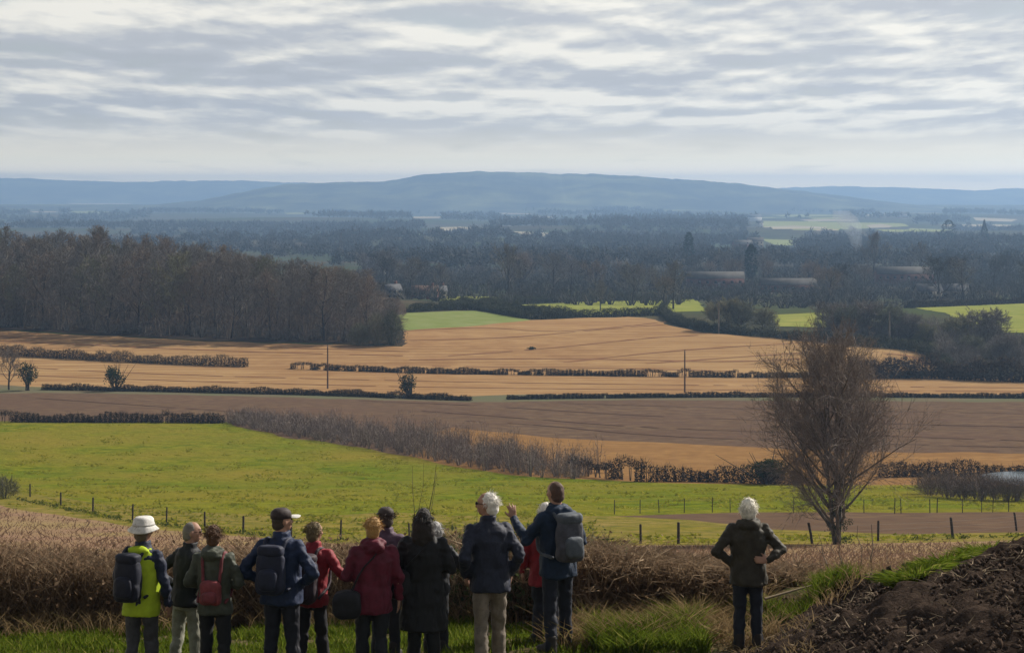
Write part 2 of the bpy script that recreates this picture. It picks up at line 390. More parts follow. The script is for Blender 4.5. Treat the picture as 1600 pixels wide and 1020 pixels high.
M['soil_orange'] = mat_ground('sandy_orange_soil', [(0.29, 0.16, 0.058), (0.33, 0.195, 0.08), (0.22, 0.12, 0.048)], [0.04, 0.4], bump=0.3, rows=(R(4), 3.0, (0.20, 0.108, 0.045), 0.6))
M['orange'] = mat_ground('orange_stubble', [(0.36, 0.21, 0.095), (0.42, 0.265, 0.125), (0.28, 0.155, 0.072), (0.41, 0.275, 0.13)], [0.015, 0.2, 0.006], bump=0.3, rows=(R(-5), 4.2, (0.22, 0.115, 0.05), 0.85))
M['greyverge'] = mat_ground('grey_green_margin', [(0.12, 0.125, 0.07), (0.15, 0.12, 0.075)], [0.1], bump=0.6, bscale=0.7)
M['palegreen'] = mat_ground('pale_green_field', [(0.20, 0.24, 0.085), (0.23, 0.25, 0.10), (0.17, 0.21, 0.06)], [0.02, 0.15], bump=0.2)
M['yellowgreen'] = mat_ground('yellow_green_field', [(0.25, 0.26, 0.055), (0.29, 0.28, 0.07), (0.19, 0.22, 0.045)], [0.02, 0.15], bump=0.2)
M['rut'] = mat_ground('rut_earth', [(0.095, 0.058, 0.042), (0.13, 0.08, 0.055)], [0.5], bump=0)
M['rut_orange'] = mat_ground('rut_orange_earth', [(0.20, 0.10, 0.055), (0.26, 0.13, 0.065)], [0.2], bump=0)
M['litter'] = mat_ground('woodland_leaf_litter', [(0.075, 0.055, 0.038), (0.05, 0.038, 0.028)], [0.3], bump=0.2)
M['farfield'] = mat_ground('far_pasture', [(0.24, 0.27, 0.10), (0.28, 0.29, 0.13)], [0.01], bump=0)
M['farstubble'] = mat_ground('far_stubble', [(0.42, 0.37, 0.27), (0.34, 0.29, 0.2)], [0.01], bump=0)

FARSKIP = []
# field outlines
TAN_TOP = [(-160, 770), (0, 790), (100, 806), (250, 827), (380, 838), (550, 850), (750, 853), (950, 852), (1250, 850), (1480, 846), (1760, 838)]
field('dead_grass_field', None, M['tan'], world=[pick(*p) for p in TAN_TOP] + [at(1900, 29.5), at(1200, 29.5), at(600, 29.5), at(-300, 29.5)])
PAST_TOP = [(-160, 658), (0, 659), (350, 659), (440, 681), (560, 698), (640, 713), (720, 729), (800, 742), (900, 748), (1000, 753), (1240, 757), (1450, 758), (1760, 762)]
field('pasture', PAST_TOP + [(1760, 800), (1400, 800), (1150, 800), (960, 806), (800, 806), (600, 800), (480, 806), (300, 800), (150, 785), (0, 762), (-160, 748)], M['pasture'])
field('rough_grass_margin', [(-160, 748), (0, 762), (150, 785), (300, 800), (480, 806), (600, 800), (800, 806), (960, 806), (1080, 812), (1200, 826), (1400, 834), (1760, 830)] + TAN_TOP[::-1], M['rough'])
field('bare_soil_strip', [(960, 806), (1150, 800), (1400, 800), (1760, 800), (1760, 830), (1400, 834), (1200, 826), (1080, 812)], M['soil'])
PLO_TOP = [(-160, 614), (0, 614), (140, 614), (340, 618), (560, 624), (740, 628), (1000, 625), (1600, 628), (1760, 629)]
ORS_TOP = [(700, 668), (800, 678), (900, 686), (1050, 692), (1240, 702), (1420, 706), (1760, 710)]
plough = field('ploughed_field', PLO_TOP + [(1760, 710), (1420, 706), (1240, 702), (1050, 692), (900, 686), (800, 678), (700, 668)] + [(640, 713), (560, 698), (440, 681), (350, 659), (0, 659), (-160, 658)], M['soil'])
field('sandy_field_edge', ORS_TOP + [(1760, 762), (1450, 758), (1240, 757), (1000, 753), (900, 748), (800, 742), (720, 729), (640, 713)], M['soil_orange'])
field('field_margin', [(-160, 602), (0, 602), (200, 606), (340, 610), (730, 619), (800, 616), (1760, 618)] + PLO_TOP[::-1], M['greyverge'])
HEDGE2 = [(-160, 553), (0, 557), (200, 568), (385, 574), (460, 577), (700, 584), (1000, 588), (1200, 590), (1460, 588), (1760, 592)]
strip = field('stubble_strip', HEDGE2 + [(1760, 618), (800, 616), (730, 619), (340, 610), (200, 606), (0, 602), (-160, 602)], M['orange'])
big = field('stubble_field', [(-160, 508), (0, 517), (300, 532), (500, 538), (631, 541), (632, 516), (760, 508), (830, 500), (900, 497), (980, 495), (1015, 497), (1045, 509), (1100, 520), (1200, 527), (1340, 541), (1430, 548), (1462, 562), (1466, 580), (1460, 588)] + HEDGE2[:-2][::-1], M['orange'])
field('woodland_floor', [(-200, 508), (0, 515), (300, 530), (500, 536), (634, 539), (640, 500), (600, 440), (400, 425), (100, 420), (-200, 420)], M['litter'])
field('green_field', [(600, 491), (640, 489), (740, 485), (800, 495), (830, 500), (760, 508), (632, 516), (600, 516)], M['palegreen'])
field('yellow_field', [(815, 476), (920, 471), (1000, 470), (1090, 467), (1104, 486), (1035, 488), (930, 493), (870, 491)], M['yellowgreen'])
field('small_yellow_field', [(690, 463), (770, 463), (800, 470), (760, 480), (692, 480)], M['yellowgreen'])
field('hillside_field', [(1425, 480), (1600, 473), (1760, 468), (1760, 520), (1570, 520), (1500, 500)], M['yellowgreen'])
field('paddock', [(1205, 492), (1300, 488), (1310, 512), (1215, 510)], M['yellowgreen'])
field('far_green_field', [(1180, 347), (1270, 345), (1330, 349), (1310, 361), (1240, 360)], M['farfield'], 0.4)
field('far_green_field', [(1320, 349), (1400, 349), (1420, 354), (1340, 358)], M['farfield'], 0.4)
field('far_green_field', [(1190, 374), (1255, 376), (1245, 384), (1215, 384)], M['farfield'], 0.4)
for i, pp in enumerate([[(100, 318), (200, 318), (260, 321), (120, 321)], [(260, 321), (310, 321), (305, 324), (265, 324)], [(670, 356), (740, 358), (760, 362), (690, 361)], [(800, 362), (880, 366), (870, 371), (820, 368)], [(1520, 340), (1590, 343), (1580, 347), (1525, 345)], [(1120, 392), (1230, 393), (1220, 398), (1140, 399)], [(560, 331), (640, 333), (640, 335), (570, 334)]]):
    field('far_stubble_field', pp, M['farstubble'], 0.5)
r_ = np.random.default_rng(77)
for i in range(60):
    cx = -60 + 1720 * r_.random(); cy = 320 + 52 * r_.random() ** 1.5; w_ = (18 + 46 * r_.random()); h_ = 1.0 + 2.2 * r_.random() * (cy - 312) / 40; sk = r_.normal() * w_ * .2
    if cx < 640 and cy > 336: continue
    field('far_field', [(cx - w_, cy - h_ * .3), (cx + sk, cy - h_), (cx + w_, cy - h_ * .2), (cx + w_ * .8, cy + h_ * .8), (cx - w_ * .7, cy + h_)], M['farfield'] if r_.random() < .55 else M['farstubble'], 0.6)
    FARSKIP.append((cx - w_, cx + w_, cy - h_ * 1.2, cy + h_ + 2.5))
# wheel tracks pressed into the fields
for pp, w in [([(60, 622), (200, 632), (350, 642), (420, 648)], .9), ([(560, 626), (760, 634), (1000, 650), (1300, 660), (1640, 668)], .8), ([(660, 642), (800, 652), (1000, 668), (1240, 676), (1640, 690)], .8),
              ([(700, 656), (850, 664), (1000, 680), (1240, 690), (1640, 700)], .7), ([(880, 630), (1200, 640), (1640, 647)], .6)]:
    track(plough, pp, w, M['rut'], 0.06, 0.12)
for pp, w in [([(632, 517), (760, 511), (860, 520), (960, 512), (1040, 503)], 1.0), ([(640, 532), (800, 528), (930, 516), (1040, 507)], 1.2), ([(700, 556), (860, 545), (1010, 528), (1090, 524)], 1.0), ([(880, 566), (1050, 548), (1250, 536)], 1.0),
              ([(1010, 568), (1180, 556), (1330, 547)], .9), ([(640, 562), (820, 560), (1000, 562), (1120, 566), (1280, 560)], 1.0), ([(660, 572), (900, 574), (1150, 580)], .8), ([(0, 533), (300, 547), (630, 556)], .9), ([(0, 526), (300, 539), (640, 549)], .6), ([(1380, 552), (1430, 557), (1448, 570)], .9)]:
    track(big, pp, w, M['rut_orange'], 0.06, 0.06)
for pp, w in [([(0, 572), (200, 583), (500, 592), (900, 600), (1600, 606)], .8), ([(0, 585), (300, 596), (700, 606), (1100, 609), (1640, 612)], .8)]:
    track(strip, pp, w, M['rut_orange'], 0.06, 0.08)
# pond glinting by the thicket
def mat_water():
    m, t, out = new_mat('pond_water'); b = N(t, 'ShaderNodeBsdfPrincipled'); b.inputs['Base Color'].default_value = (0.05, 0.06, 0.06, 1); b.inputs['Roughness'].default_value = 0.2; b.inputs['IOR'].default_value = 1.33
    g = N(t, 'ShaderNodeNewGeometry'); _, f = noise_fac(t, g.outputs['Position'], 1.5, 3); bp = N(t, 'ShaderNodeBump'); bp.inputs['Strength'].default_value = 0.15; bp.inputs['Distance'].default_value = 0.05; t.links.new(f, bp.inputs['Height']); t.links.new(bp.outputs[0], b.inputs['Normal'])
    t.links.new(b.outputs[0], out.inputs[0]); return m
pc = pick(1606, 753)
zl = float(ht(pc[0], pc[1])) + 0.42
th = np.linspace(0, 2 * math.pi, 40, endpoint=False)
pv = np.stack([pc[0] + 4.6 * np.cos(th) * (1 + .12 * np.sin(3 * th)), pc[1] + 6.0 * np.sin(th), np.full(40, zl)], 1)
tag(obj('pond_water', np_mesh('pond_water', np.concatenate([pv, [[pc[0], pc[1], zl]]]), [(i, (i + 1) % 40, 40) for i in range(40)]), mat_water()), kind='structure')

# distant hills
def hill(rows, d, depth, seed, mat):
    rows = np.array(rows, float); us = np.linspace(-0.42, 0.42, 900); px = us * F + 800
    rr = np.interp(px, rows[:, 0], rows[:, 1])
    jit = np.array([mnoise.fractal(Vector((p * 0.05, seed, 0)), 0.6, 2.0, 6) for p in px])
    top = (HOR - rr + jit * 1.2) / F * d
    floor = -66.0
    ys = np.concatenate([np.linspace(-1, 0, 26), np.linspace(0.12, 1, 8)])
    v = []
    for s in ys:
        k = math.cos(s * math.pi / 2) ** 1.3 if abs(s) < 1 else 0
        y = d + s * depth
        sp_ = np.array([mnoise.fractal(Vector((u * 26 + seed, s * 2.2, seed * .3)), 1.0, 2.0, 5) for u in us])
        kk = np.clip(k + sp_ * 0.22 * (1 - abs(2 * k - 1)), 0, 1)
        v.append(np.stack([us * d * (1 + 0 * s), np.full_like(us, y), floor + (top - floor) * kk], 1))
    nr, nc = len(ys), len(us); v = np.concatenate(v)
    i = (np.arange(nr - 1)[:, None] * nc + np.arange(nc - 1)[None]).ravel()
    t = np.concatenate([np.stack([i, i + 1, i + nc + 1], 1), np.stack([i, i + nc + 1, i + nc], 1)])
    return tag(obj('hill', np_mesh('hill', v, t, True), mat), kind='structure')
M['hill'] = mat_ground('hill_woods_and_fields', [(0.05, 0.05, 0.035), (0.035, 0.038, 0.028), (0.22, 0.23, 0.11), (0.03, 0.03, 0.025)], [0.0035, 0.0024, 0.007], bump=0)
hill([(-600, 320), (250, 320), (330, 312), (380, 301), (420, 293), (450, 288), (520, 285), (600, 284), (640, 277), (660, 273), (690, 271), (735, 268), (800, 269), (850, 270), (860, 272), (925, 272), (1000, 276), (1100, 283), (1150, 287), (1200, 293), (1250, 299), (1300, 305), (1360, 313), (1420, 321), (2300, 321)], 7400, 1200, 3.1, M['hill'])
hill([(-600, 279), (-100, 277), (0, 278), (60, 280), (100, 282), (190, 285), (260, 283), (360, 282), (450, 285), (560, 287), (760, 296), (1000, 298), (1200, 296), (1240, 293), (1300, 291), (1400, 293), (1480, 296), (1530, 298), (1570, 295), (1640, 294), (2300, 290)], 11300, 1100, 8.4, M['hill'])

# ------------------------------------------------------------------ trees, shrubs and hedges
M['bark'] = mat_simple('grey_brown_bark', (0.12, 0.10, 0.08), 0.9, 0.1, 0.35, 3.0)
M['bark_dark'] = mat_simple('dark_bark', (0.05, 0.042, 0.036), 0.9, 0.1, 0.35, 3.0)
M['twig_brown'] = mat_plant('brown_twigs', (0.165, 0.13, 0.104), (0.235, 0.185, 0.145), (0.30, 0.24, 0.185), 0.0)
M['twig_grey'] = mat_plant('grey_twigs', (0.13, 0.118, 0.108), (0.195, 0.175, 0.155), (0.25, 0.22, 0.185), 0.0)
M['twig_olive'] = mat_plant('olive_twigs', (0.125, 0.122, 0.075), (0.20, 0.19, 0.115), None, 0.0)
M['twig_red'] = mat_plant('purple_brown_twigs', (0.13, 0.10, 0.088), (0.20, 0.155, 0.13), (0.29, 0.23, 0.19), 0.0)
M['twig_far'] = mat_plant('distant_twigs', (0.055, 0.052, 0.045), (0.085, 0.08, 0.065), (0.10, 0.085, 0.07), 0.0)
M['ivy'] = mat_plant('dark_evergreen_leaves', (0.018, 0.03, 0.012), (0.035, 0.055, 0.02), (0.06, 0.08, 0.03), 0.2)
M['conifer'] = mat_plant('conifer_foliage', (0.014, 0.026, 0.016), (0.028, 0.045, 0.024), None, 0.15)
M['hedge'] = mat_plant('winter_hedge_twigs', (0.07, 0.053, 0.04), (0.13, 0.10, 0.072), (0.20, 0.16, 0.115), 0.0)
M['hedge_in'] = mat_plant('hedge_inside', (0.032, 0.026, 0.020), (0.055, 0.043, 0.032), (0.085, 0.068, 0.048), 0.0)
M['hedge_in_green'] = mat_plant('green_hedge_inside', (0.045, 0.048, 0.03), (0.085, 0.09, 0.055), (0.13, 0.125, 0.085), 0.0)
M['hedge_green'] = mat_plant('green_grey_hedge', (0.055, 0.06, 0.035), (0.11, 0.115, 0.07), (0.16, 0.15, 0.10), 0.1)

def grow_tree(seed, H, spread=0.42, trunk_r=0.28, fork=0.25, n_limb=9, n_sub=6, n_twig=6, n_fine=4, twig_w=0.05, stems=1, up=0.55, droop=0.0, low=0.22, asym=0.0, lean_=(.30, .22)):
    """a leafless tree: lists of wood segments (p0,p1,r0,r1) and of fine twigs (p0,p1,w)"""
    r = np.random.default_rng(seed)
    wood = []; br = []; tw = []
    def ray(p, d, L, rad, n, wob, store, upb=0.15):
        pts = [p.copy()]; q = p.copy(); d = d / np.linalg.norm(d)
        for i in range(n):
            d = d + r.normal(size=3) * wob + np.array([0, 0, upb * 0.3]); d = d / np.linalg.norm(d)
            nq = q + d * L / n; r0 = rad * (1 - i / n * .8); r1 = rad * (1 - (i + 1) / n * .8)
            store.append((q, nq, r0, r1)); pts.append(nq); q = nq
        return pts, d
    def lerp(pts, s):
        k = s * (len(pts) - 1); i = min(int(k), len(pts) - 2); f = k - i
        return pts[i] * (1 - f) + pts[i + 1] * f, pts[i + 1] - pts[i]
    def child_dir(d, ang, az):
        d = d / np.linalg.norm(d); ref = np.array([0, 0, 1.]) if abs(d[2]) < .95 else np.array([1., 0, 0])
        a = np.cross(d, ref); a /= np.linalg.norm(a); b = np.cross(d, a)
        return d * math.cos(ang) + (a * math.cos(az) + b * math.sin(az)) * math.sin(ang)
    for s in range(stems):
        az0 = s * 2.4 + r.random() * .8
        lean = 0.0 if stems == 1 else lean_[0] + lean_[1] * r.random()
        d0 = np.array([math.cos(az0) * lean + asym, math.sin(az0) * lean, 1.0])
        TL = H * (0.80 if stems == 1 else 0.62 + .2 * r.random())
        base = np.array([math.cos(az0), math.sin(az0), 0]) * (0 if stems == 1 else trunk_r * .7)
        pts, _ = ray(base, d0, TL, trunk_r if stems == 1 else trunk_r * .62, 7, 0.05, wood, 0.3)
        nl = n_limb if stems == 1 else max(4, int(n_limb * .6))
        for i in range(nl):
            s_ = low + (1 - low) * (i + r.random() * .8) / nl; s_ = min(s_, 1.0)
            p, d = lerp(pts, s_); az = i * 2.399 + r.random()
            ang = (1.15 - 0.65 * s_) * (0.85 + .3 * r.random())
            shape = math.sin(math.pi * min(1, 0.25 + 0.72 * s_)) * 0.75 + .25
            L1 = H * spread * shape * (0.8 + .4 * r.random())
            d1 = child_dir(np.array([0, 0, 1.]) * .6 + d / np.linalg.norm(d) * .4, ang, az)
            lp, _ = ray(p, d1, L1, trunk_r * (0.42 - .2 * s_), 5, 0.13, wood, up)
            for j in range(n_sub):
                t_ = 0.25 + .75 * (j + r.random()) / n_sub; q, e = lerp(lp, min(t_, 1)); L2 = L1 * (0.55 - .2 * t_) * (0.75 + .5 * r.random())
                d2 = child_dir(e, 0.55 + .5 * r.random(), r.random() * 6.28) + np.array([0, 0, .25 - droop])
                sp_, _ = ray(q, d2, L2, trunk_r * 0.10, 3, 0.16, br, up * .6)
                for k in range(n_twig):
                    a_, f_ = lerp(sp_, 0.2 + .8 * (k + r.random()) / n_twig if k < n_twig - 1 else 1.0); L3 = L2 * (0.35 + .35 * r.random())
                    d3 = child_dir(f_, 0.4 + .5 * r.random(), r.random() * 6.28) + np.array([0, 0, .15 - droop]); d3 /= np.linalg.norm(d3)
                    e3 = a_ + d3 * L3; tw.append((a_, e3, twig_w * 1.25))
                    for _ in range(n_fine):
                        b_ = a_ + d3 * L3 * (0.2 + .75 * r.random()); d4 = d3 + r.normal(size=3) * .55; d4 /= np.linalg.norm(d4)
                        tw.append((b_, b_ + d4 * L3 * (0.3 + .5 * r.random()), twig_w))
    return wood, br, tw
def tree_meshes(name, wood, br, tw, seed, k=6):
    r = np.random.default_rng(seed)
    g = G(); a = [np.array([s[i] for s in wood]) for i in range(4)]; g.add(*prisms(a[0], a[1] + (a[1] - a[0]) * .04, a[2], a[3], k))
    c = G(); a = [np.array([s[i] for s in br]) for i in range(4)]; c.add(*prisms(a[0], a[1], a[2], a[3], 3))
    a = [np.array([s[i] for s in tw]) for i in range(3)]; c.add(*slivers(a[0], a[1], a[2], r))
    return g.mesh(name + '_trunk', True), c.mesh(name + '_crown')
class TreeKind:
    def __init__(s, seed, H, twig, bark=None, **kw):
        s.H = H; s.tm, s.cm = tree_meshes('tree', *grow_tree(seed, H, **kw), seed)
        s.tm.materials.append(bark or M['bark']); s.cm.materials.append(twig)
    def put(s, p, h, label, group=None, name='bare_tree', cat='tree', rz=None, wide=1.0, sink=0.25):
        e = empty(name, (p[0], p[1], p[2] - sink), rng.random() * 6.28 if rz is None else rz); k = h / s.H; e.scale = (k * wide, k * wide, k)
        obj('trunk', s.tm, None, e); obj('crown', s.cm, None, e)
        return tag(e, label, cat, group)
KW = [TreeKind(100 + i, 18, [M['twig_brown'], M['twig_grey'], M['twig_grey'], M['twig_olive'], M['twig_brown'], M['twig_grey']][i], [M['bark_dark'], M['bark']][i % 2], spread=[.30, .27, .34, .31, .26, .30][i], trunk_r=.20, n_limb=17, n_sub=7, n_twig=6, n_fine=4, twig_w=0.07, low=[.16, .2, .14, .12, .18, .24][i]) for i in range(6)]
KO = [TreeKind(200 + i, 14, [M['twig_grey'], M['twig_far'], M['twig_brown'], M['twig_grey']][i], M['bark_dark'], spread=[.46, .5, .42, .38][i], trunk_r=.34, n_limb=11, n_sub=7, n_twig=6, n_fine=4, twig_w=0.11, low=.2) for i in range(4)]
def shrub_soup(g, c, w, h, n, tw=0.04, r=None, depth=None, ln=0.5):
    """a dome of upright twigs with its stems meeting at the base"""
    r = r or rng
    a = r.random(n) * 6.283; q = np.sqrt(r.random(n)); e = r.random(n) ** .6
    x = np.cos(a) * q * w / 2; y = np.sin(a) * q * (depth or w) / 2; top = h * np.sqrt(np.clip(1 - q ** 2 * .8, 0.05, 1)); z = e * top
    p0 = np.stack([x, y, z], 1) + c; d = unit(np.stack([x * .7, y * .7, 0.35 * h + z * .4], 1) + r.normal(size=(n, 3)) * .42 * h)
    g.add(*slivers(p0, p0 + d * (ln * (0.4 + r.random(n)))[:, None], tw * (0.6 + .8 * r.random(n)), r))
    m = max(6, n // 120); ang = r.random(m) * 6.283; rr = r.random(m) ** .5
    t = np.stack([np.cos(ang) * rr * w * .42, np.sin(ang) * rr * (depth or w) * .42, h * (.5 + .35 * r.random(m))], 1)
    b = t * np.array([.25, .25, 0]); g.add(*prisms(b + c, t + c, np.full(m, tw * 1.3), np.full(m, tw * .5), 3))
def leaf_blob(g, c, rx, ry, rz, n, s, r=None, lumps=7):
    """leaves spread through a lumpy crown"""
    r = r or rng
    L = unit(r.normal(size=(lumps, 3))) * np.array([rx, ry, rz]) * .5; lr = 0.45 + .3 * r.random(lumps)
    i = r.integers(0, lumps, n); d = unit(r.normal(size=(n, 3))) * (r.random(n) ** .4)[:, None]
    g.add(*leaves(L[i] + d * (lr[i][:, None] * np.array([rx, ry, rz])) + c, s * (0.6 + .8 * r.random(n)), r))

# --- the wood: outline of its top as seen, every tree placed on the ground behind the stubble
SIL = np.array([(-200, 345), (0, 350), (60, 340), (110, 352), (150, 336), (205, 348), (240, 362), (330, 372), (400, 384), (470, 398), (540, 402), (575, 418), (600, 455), (635, 485)], float)
front = densify(pxpath([(-160, 507), (0, 513), (150, 523), (300, 530), (450, 534), (560, 537), (622, 539)], 1), 3.6)
wood_pts = []
for q in front: wood_pts.append((q[0] + rng.normal() * .8, q[1] + 2.5 + rng.random() * 2, 0))
for lay in range(1, 7):
    for q in front[::1 if lay < 5 else 2]:
        wood_pts.append((q[0] * (1 + lay * .036) + rng.normal() * 2.2, q[1] + 4 + lay * 15 + rng.normal() * 4, lay))
ORD = ['first', 'second', 'third', 'fourth', 'fifth', 'sixth', 'seventh', 'eighth', 'ninth', 'tenth', 'eleventh', 'twelfth', 'thirteenth', 'fourteenth', 'fifteenth', 'sixteenth', 'seventeenth', 'eighteenth', 'nineteenth', 'twentieth']
fr = sorted([x / y for x, y, l in wood_pts if l == 0 and -70 <= x / y * F + 800 <= 634], reverse=True)
cnt = 0
for x, y, lay in wood_pts:
    px = x / y * F + 800
    if px < -70 or px > 612 - lay * 3 and lay > 0 or px > 634: continue
    z = float(ht(x, y)); lim = (HOR - np.interp(px, SIL[:, 0], SIL[:, 1])) / F * y - z
    h = lim * (0.80 + .27 * rng.random()) if lay >= 3 else min(lim * (.93 + .07 * rng.random()), 17 + 6 * rng.random())
    h = float(np.clip(h, 6.5, 27)); k = KW[int(rng.integers(0, 6))]
    lab = 'tall bare tree at the front edge of the brown wood behind the orange field' if lay == 0 else 'bare tree deep inside the brown wood, its crown above the front row'
    if lay == 0 and fr.index(x / y) < 20: lab = ORD[fr.index(x / y)] + ' bare tree of the front row of the wood, counted from its field corner'
    k.put((x, y, z), h, lab, 'front row of the bare wood' if lay == 0 else 'trees within the bare wood', wide=(1.2 if h < 12 else 1.0) * (1.0 + .35 * rng.random())); cnt += 1
# understorey filling the wood
g = G()
for q in densify(front, 2.2):
    for k in range(9):
        x = q[0] * (1 + k * .02) + rng.normal() * 2; y = q[1] + 6 + k * 11 + rng.normal() * 3
        if -70 < x / y * F + 800 < 610 - k * 2: shrub_soup(g, np.array([x, y, float(ht(x, y))]), 5.5, (4.0 + 5 * rng.random()), 120, .11, ln=2.0)
tag(obj('woodland_understorey', g.mesh('understorey'), M['twig_brown']), 'dense brown understorey of bare saplings inside the wood', 'undergrowth', kind='stuff')
# undergrowth along the edge of the wood
g = G()
for q in densify(front, 1.6):
    if -60 < q[0] / q[1] * F + 800 < 632: shrub_soup(g, np.array([q[0], q[1] + 2.0 + rng.random() * 8, float(ht(q[0], q[1] + 3))]), 4.0, 2.0 + 2.6 * rng.random(), 150, .09, ln=1.2)
tag(obj('woodland_undergrowth', g.mesh('undergrowth'), M['twig_grey']), 'dull grey undergrowth along the foot of the wood', 'undergrowth', kind='stuff')
for px, w_, h_, m_, lab in [(560, 4.5, 5, 'twig_olive', 'pale olive bush at the foot of the wood'), (588, 6, 7.5, 'twig_olive', 'olive rounded bush near the corner of the wood'), (612, 5.0, 8, 'hedge_green', 'grey-green upright bush at the very corner of the wood')]:
    q = pick(px, 540); g = G(); shrub_soup(g, np.zeros(3), w_, h_, 2600, .07, ln=1.0)
    tag(obj('bush', g.mesh('bush'), M[m_], None, (q[0], q[1] + 1, q[2])), lab, 'bush')

# --- hedges
def hedge(path, width, height, label, mat=None, cat='hedge', dens=60, tw=0.045, gaps=0.0, name='hedge', step=0.8, ragged=0.48, cdens=480, csize=.115, top=0.42, inside=None):
    p = densify(path, step); n = len(p); d = unit(np.gradient(p[:, :2], axis=0)); nn = np.stack([-d[:, 1], d[:, 0]], 1); g = G()
    hh = height * (1 + ragged * np.array([mnoise.fractal(Vector((q[0] * .35, q[1] * .35, height)), 1, 2, 4) for q in p]))
    gap = np.array([mnoise.noise(Vector((q[0] * .55, q[1] * .55, 7.7))) for q in p]); z0 = np.where(gap < -0.62 + gaps, hh * .55, -0.1)
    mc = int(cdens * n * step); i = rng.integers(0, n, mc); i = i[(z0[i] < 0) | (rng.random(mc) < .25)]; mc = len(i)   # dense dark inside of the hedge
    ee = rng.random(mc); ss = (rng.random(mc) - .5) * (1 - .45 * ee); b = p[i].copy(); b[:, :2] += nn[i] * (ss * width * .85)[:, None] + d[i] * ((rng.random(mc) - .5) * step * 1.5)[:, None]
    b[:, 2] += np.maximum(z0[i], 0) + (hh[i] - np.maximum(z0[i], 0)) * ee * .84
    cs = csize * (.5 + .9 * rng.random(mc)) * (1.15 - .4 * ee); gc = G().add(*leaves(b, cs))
    m = int(dens * 1.5 * n * step); i = rng.integers(0, n, m); s_ = rng.random(m) - .5; e = rng.random(m)
    b = p[i].copy(); b[:, :2] += nn[i] * (s_ * width)[:, None] + d[i] * ((rng.random(m) - .5) * step * 1.4)[:, None]
    b[:, 2] += z0[i] + (hh[i] - z0[i]) * np.clip(e * .92, 0, 1)
    dr = unit(np.concatenate([nn[i] * (s_ * 1.6)[:, None], np.full((m, 1), .55)], 1) + rng.normal(size=(m, 3)) * .45)
    g.add(*slivers(b, b + dr * (height * top * (0.25 + .5 * rng.random(m)))[:, None], tw * (.6 + .8 * rng.random(m))))
    st = np.where(z0 > 0)[0]
    if len(st): # bare stems where the bottom of the hedge is open
        st = np.repeat(st, 2); a = p[st].copy(); a[:, :2] += nn[st] * rng.normal(size=(len(st), 1)) * .12 * width + d[st] * rng.normal(size=(len(st), 1)) * .3
        c = a + rng.normal(size=a.shape) * .15; c[:, 2] = a[:, 2] + hh[st] * .8; g.add(*prisms(a - [0, 0, .1], c, np.full(len(st), .06), np.full(len(st), .04), 4))
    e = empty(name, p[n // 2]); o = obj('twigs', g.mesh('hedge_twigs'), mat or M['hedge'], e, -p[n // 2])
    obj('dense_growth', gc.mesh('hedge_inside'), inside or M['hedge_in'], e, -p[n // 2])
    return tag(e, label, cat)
hedge(pxpath([(-120, 549), (0, 554), (150, 563), (290, 570), (384, 573)]), 1.6, 2.3, 'dark hedge crossing the stubble below the wood, ending at a gap', gaps=.12)
hedge(pxpath([(458, 576), (560, 580), (700, 584), (860, 586), (1000, 588), (1200, 590)]), 1.3, 1.35, 'low gappy hedge across the stubble passing behind the utility poles', gaps=.34, dens=45)
hedge(pxpath([(1205, 590), (1330, 589), (1462, 587)]), 1.3, 1.2, 'low hedge along the foot of the stubble behind the big bare tree', gaps=.1, dens=45)
hedge(pxpath([(70, 609), (200, 611), (340, 614), (520, 618), (640, 623), (732, 626)]), 1.5, 1.3, 'dark hedge above the ploughed field, ending at the gateway', dens=55)
hedge(pxpath([(797, 624), (950, 622), (1200, 620), (1420, 621), (1700, 623)]), 1.5, 1.0, 'long clipped hedge above the ploughed field right of the gateway', dens=50)
hedge(pxpath([(-120, 659), (0, 659), (120, 660), (250, 660), (345, 661)]), 1.6, 1.75, 'brown hedge with pale gaps along the top of the green pasture', gaps=.22, dens=75)
hedge(pxpath([(1000, 752), (1080, 752), (1160, 754), (1240, 757)]), 1.8, 1.9, 'dark thick hedge at the far side of the pasture behind the standing pair', dens=90)
hedge(pxpath([(896, 742), (930, 745), (965, 749), (1005, 752)]), 1.3, 2.2, 'leggy hedge with open bottom joining the scrub belt', gaps=.9, dens=60)
hedge(pxpath([(1380, 745), (1450, 744), (1530, 744), (1700, 748)]), 1.8, 1.8, 'ragged brown hedge beyond the thicket under the orange field edge', dens=80, ragged=.4)
HG = M['hedge_green']
hedge(pxpath([(1034, 489), (1050, 503), (1090, 514), (1150, 522), (1215, 528), (1290, 534)]), 2.6, 2.6, 'grey-topped clipped hedge curving along the crest of the stubble field', HG, dens=60, tw=.07, inside=M['hedge_in_green'], csize=.24, cdens=150)
hedge(pxpath([(1290, 534), (1350, 541), (1420, 546), (1455, 556), (1475, 572), (1485, 588)]), 2.6, 2.6, 'clipped hedge bending round the rounded corner of the stubble field', HG, dens=60, tw=.07, inside=M['hedge_in_green'], csize=.24, cdens=150)
hedge(pxpath([(640, 487), (700, 484), (745, 484), (790, 492), (830, 499), (900, 496), (985, 494), (1033, 492)]), 2.4, 2.4, 'dark hedge running behind the pale green field and the stubble crest', HG, dens=60, tw=.07, inside=M['hedge_in_green'], csize=.24, cdens=150)
hedge(pxpath([(735, 480), (800, 486), (860, 493), (900, 495)]), 2.4, 2.6, 'short hedge slanting between the pale green and yellow fields', HG, dens=60, tw=.08, inside=M['hedge_in_green'], csize=.26, cdens=140)
hedge(pxpath([(690, 482), (760, 478), (830, 473), (920, 470), (1010, 469), (1095, 467), (1130, 465)]), 3.0, 2.6, 'long dark hedge at the top of the yellow field', HG, dens=60, tw=.08, inside=M['hedge_in_green'], csize=.26, cdens=140)
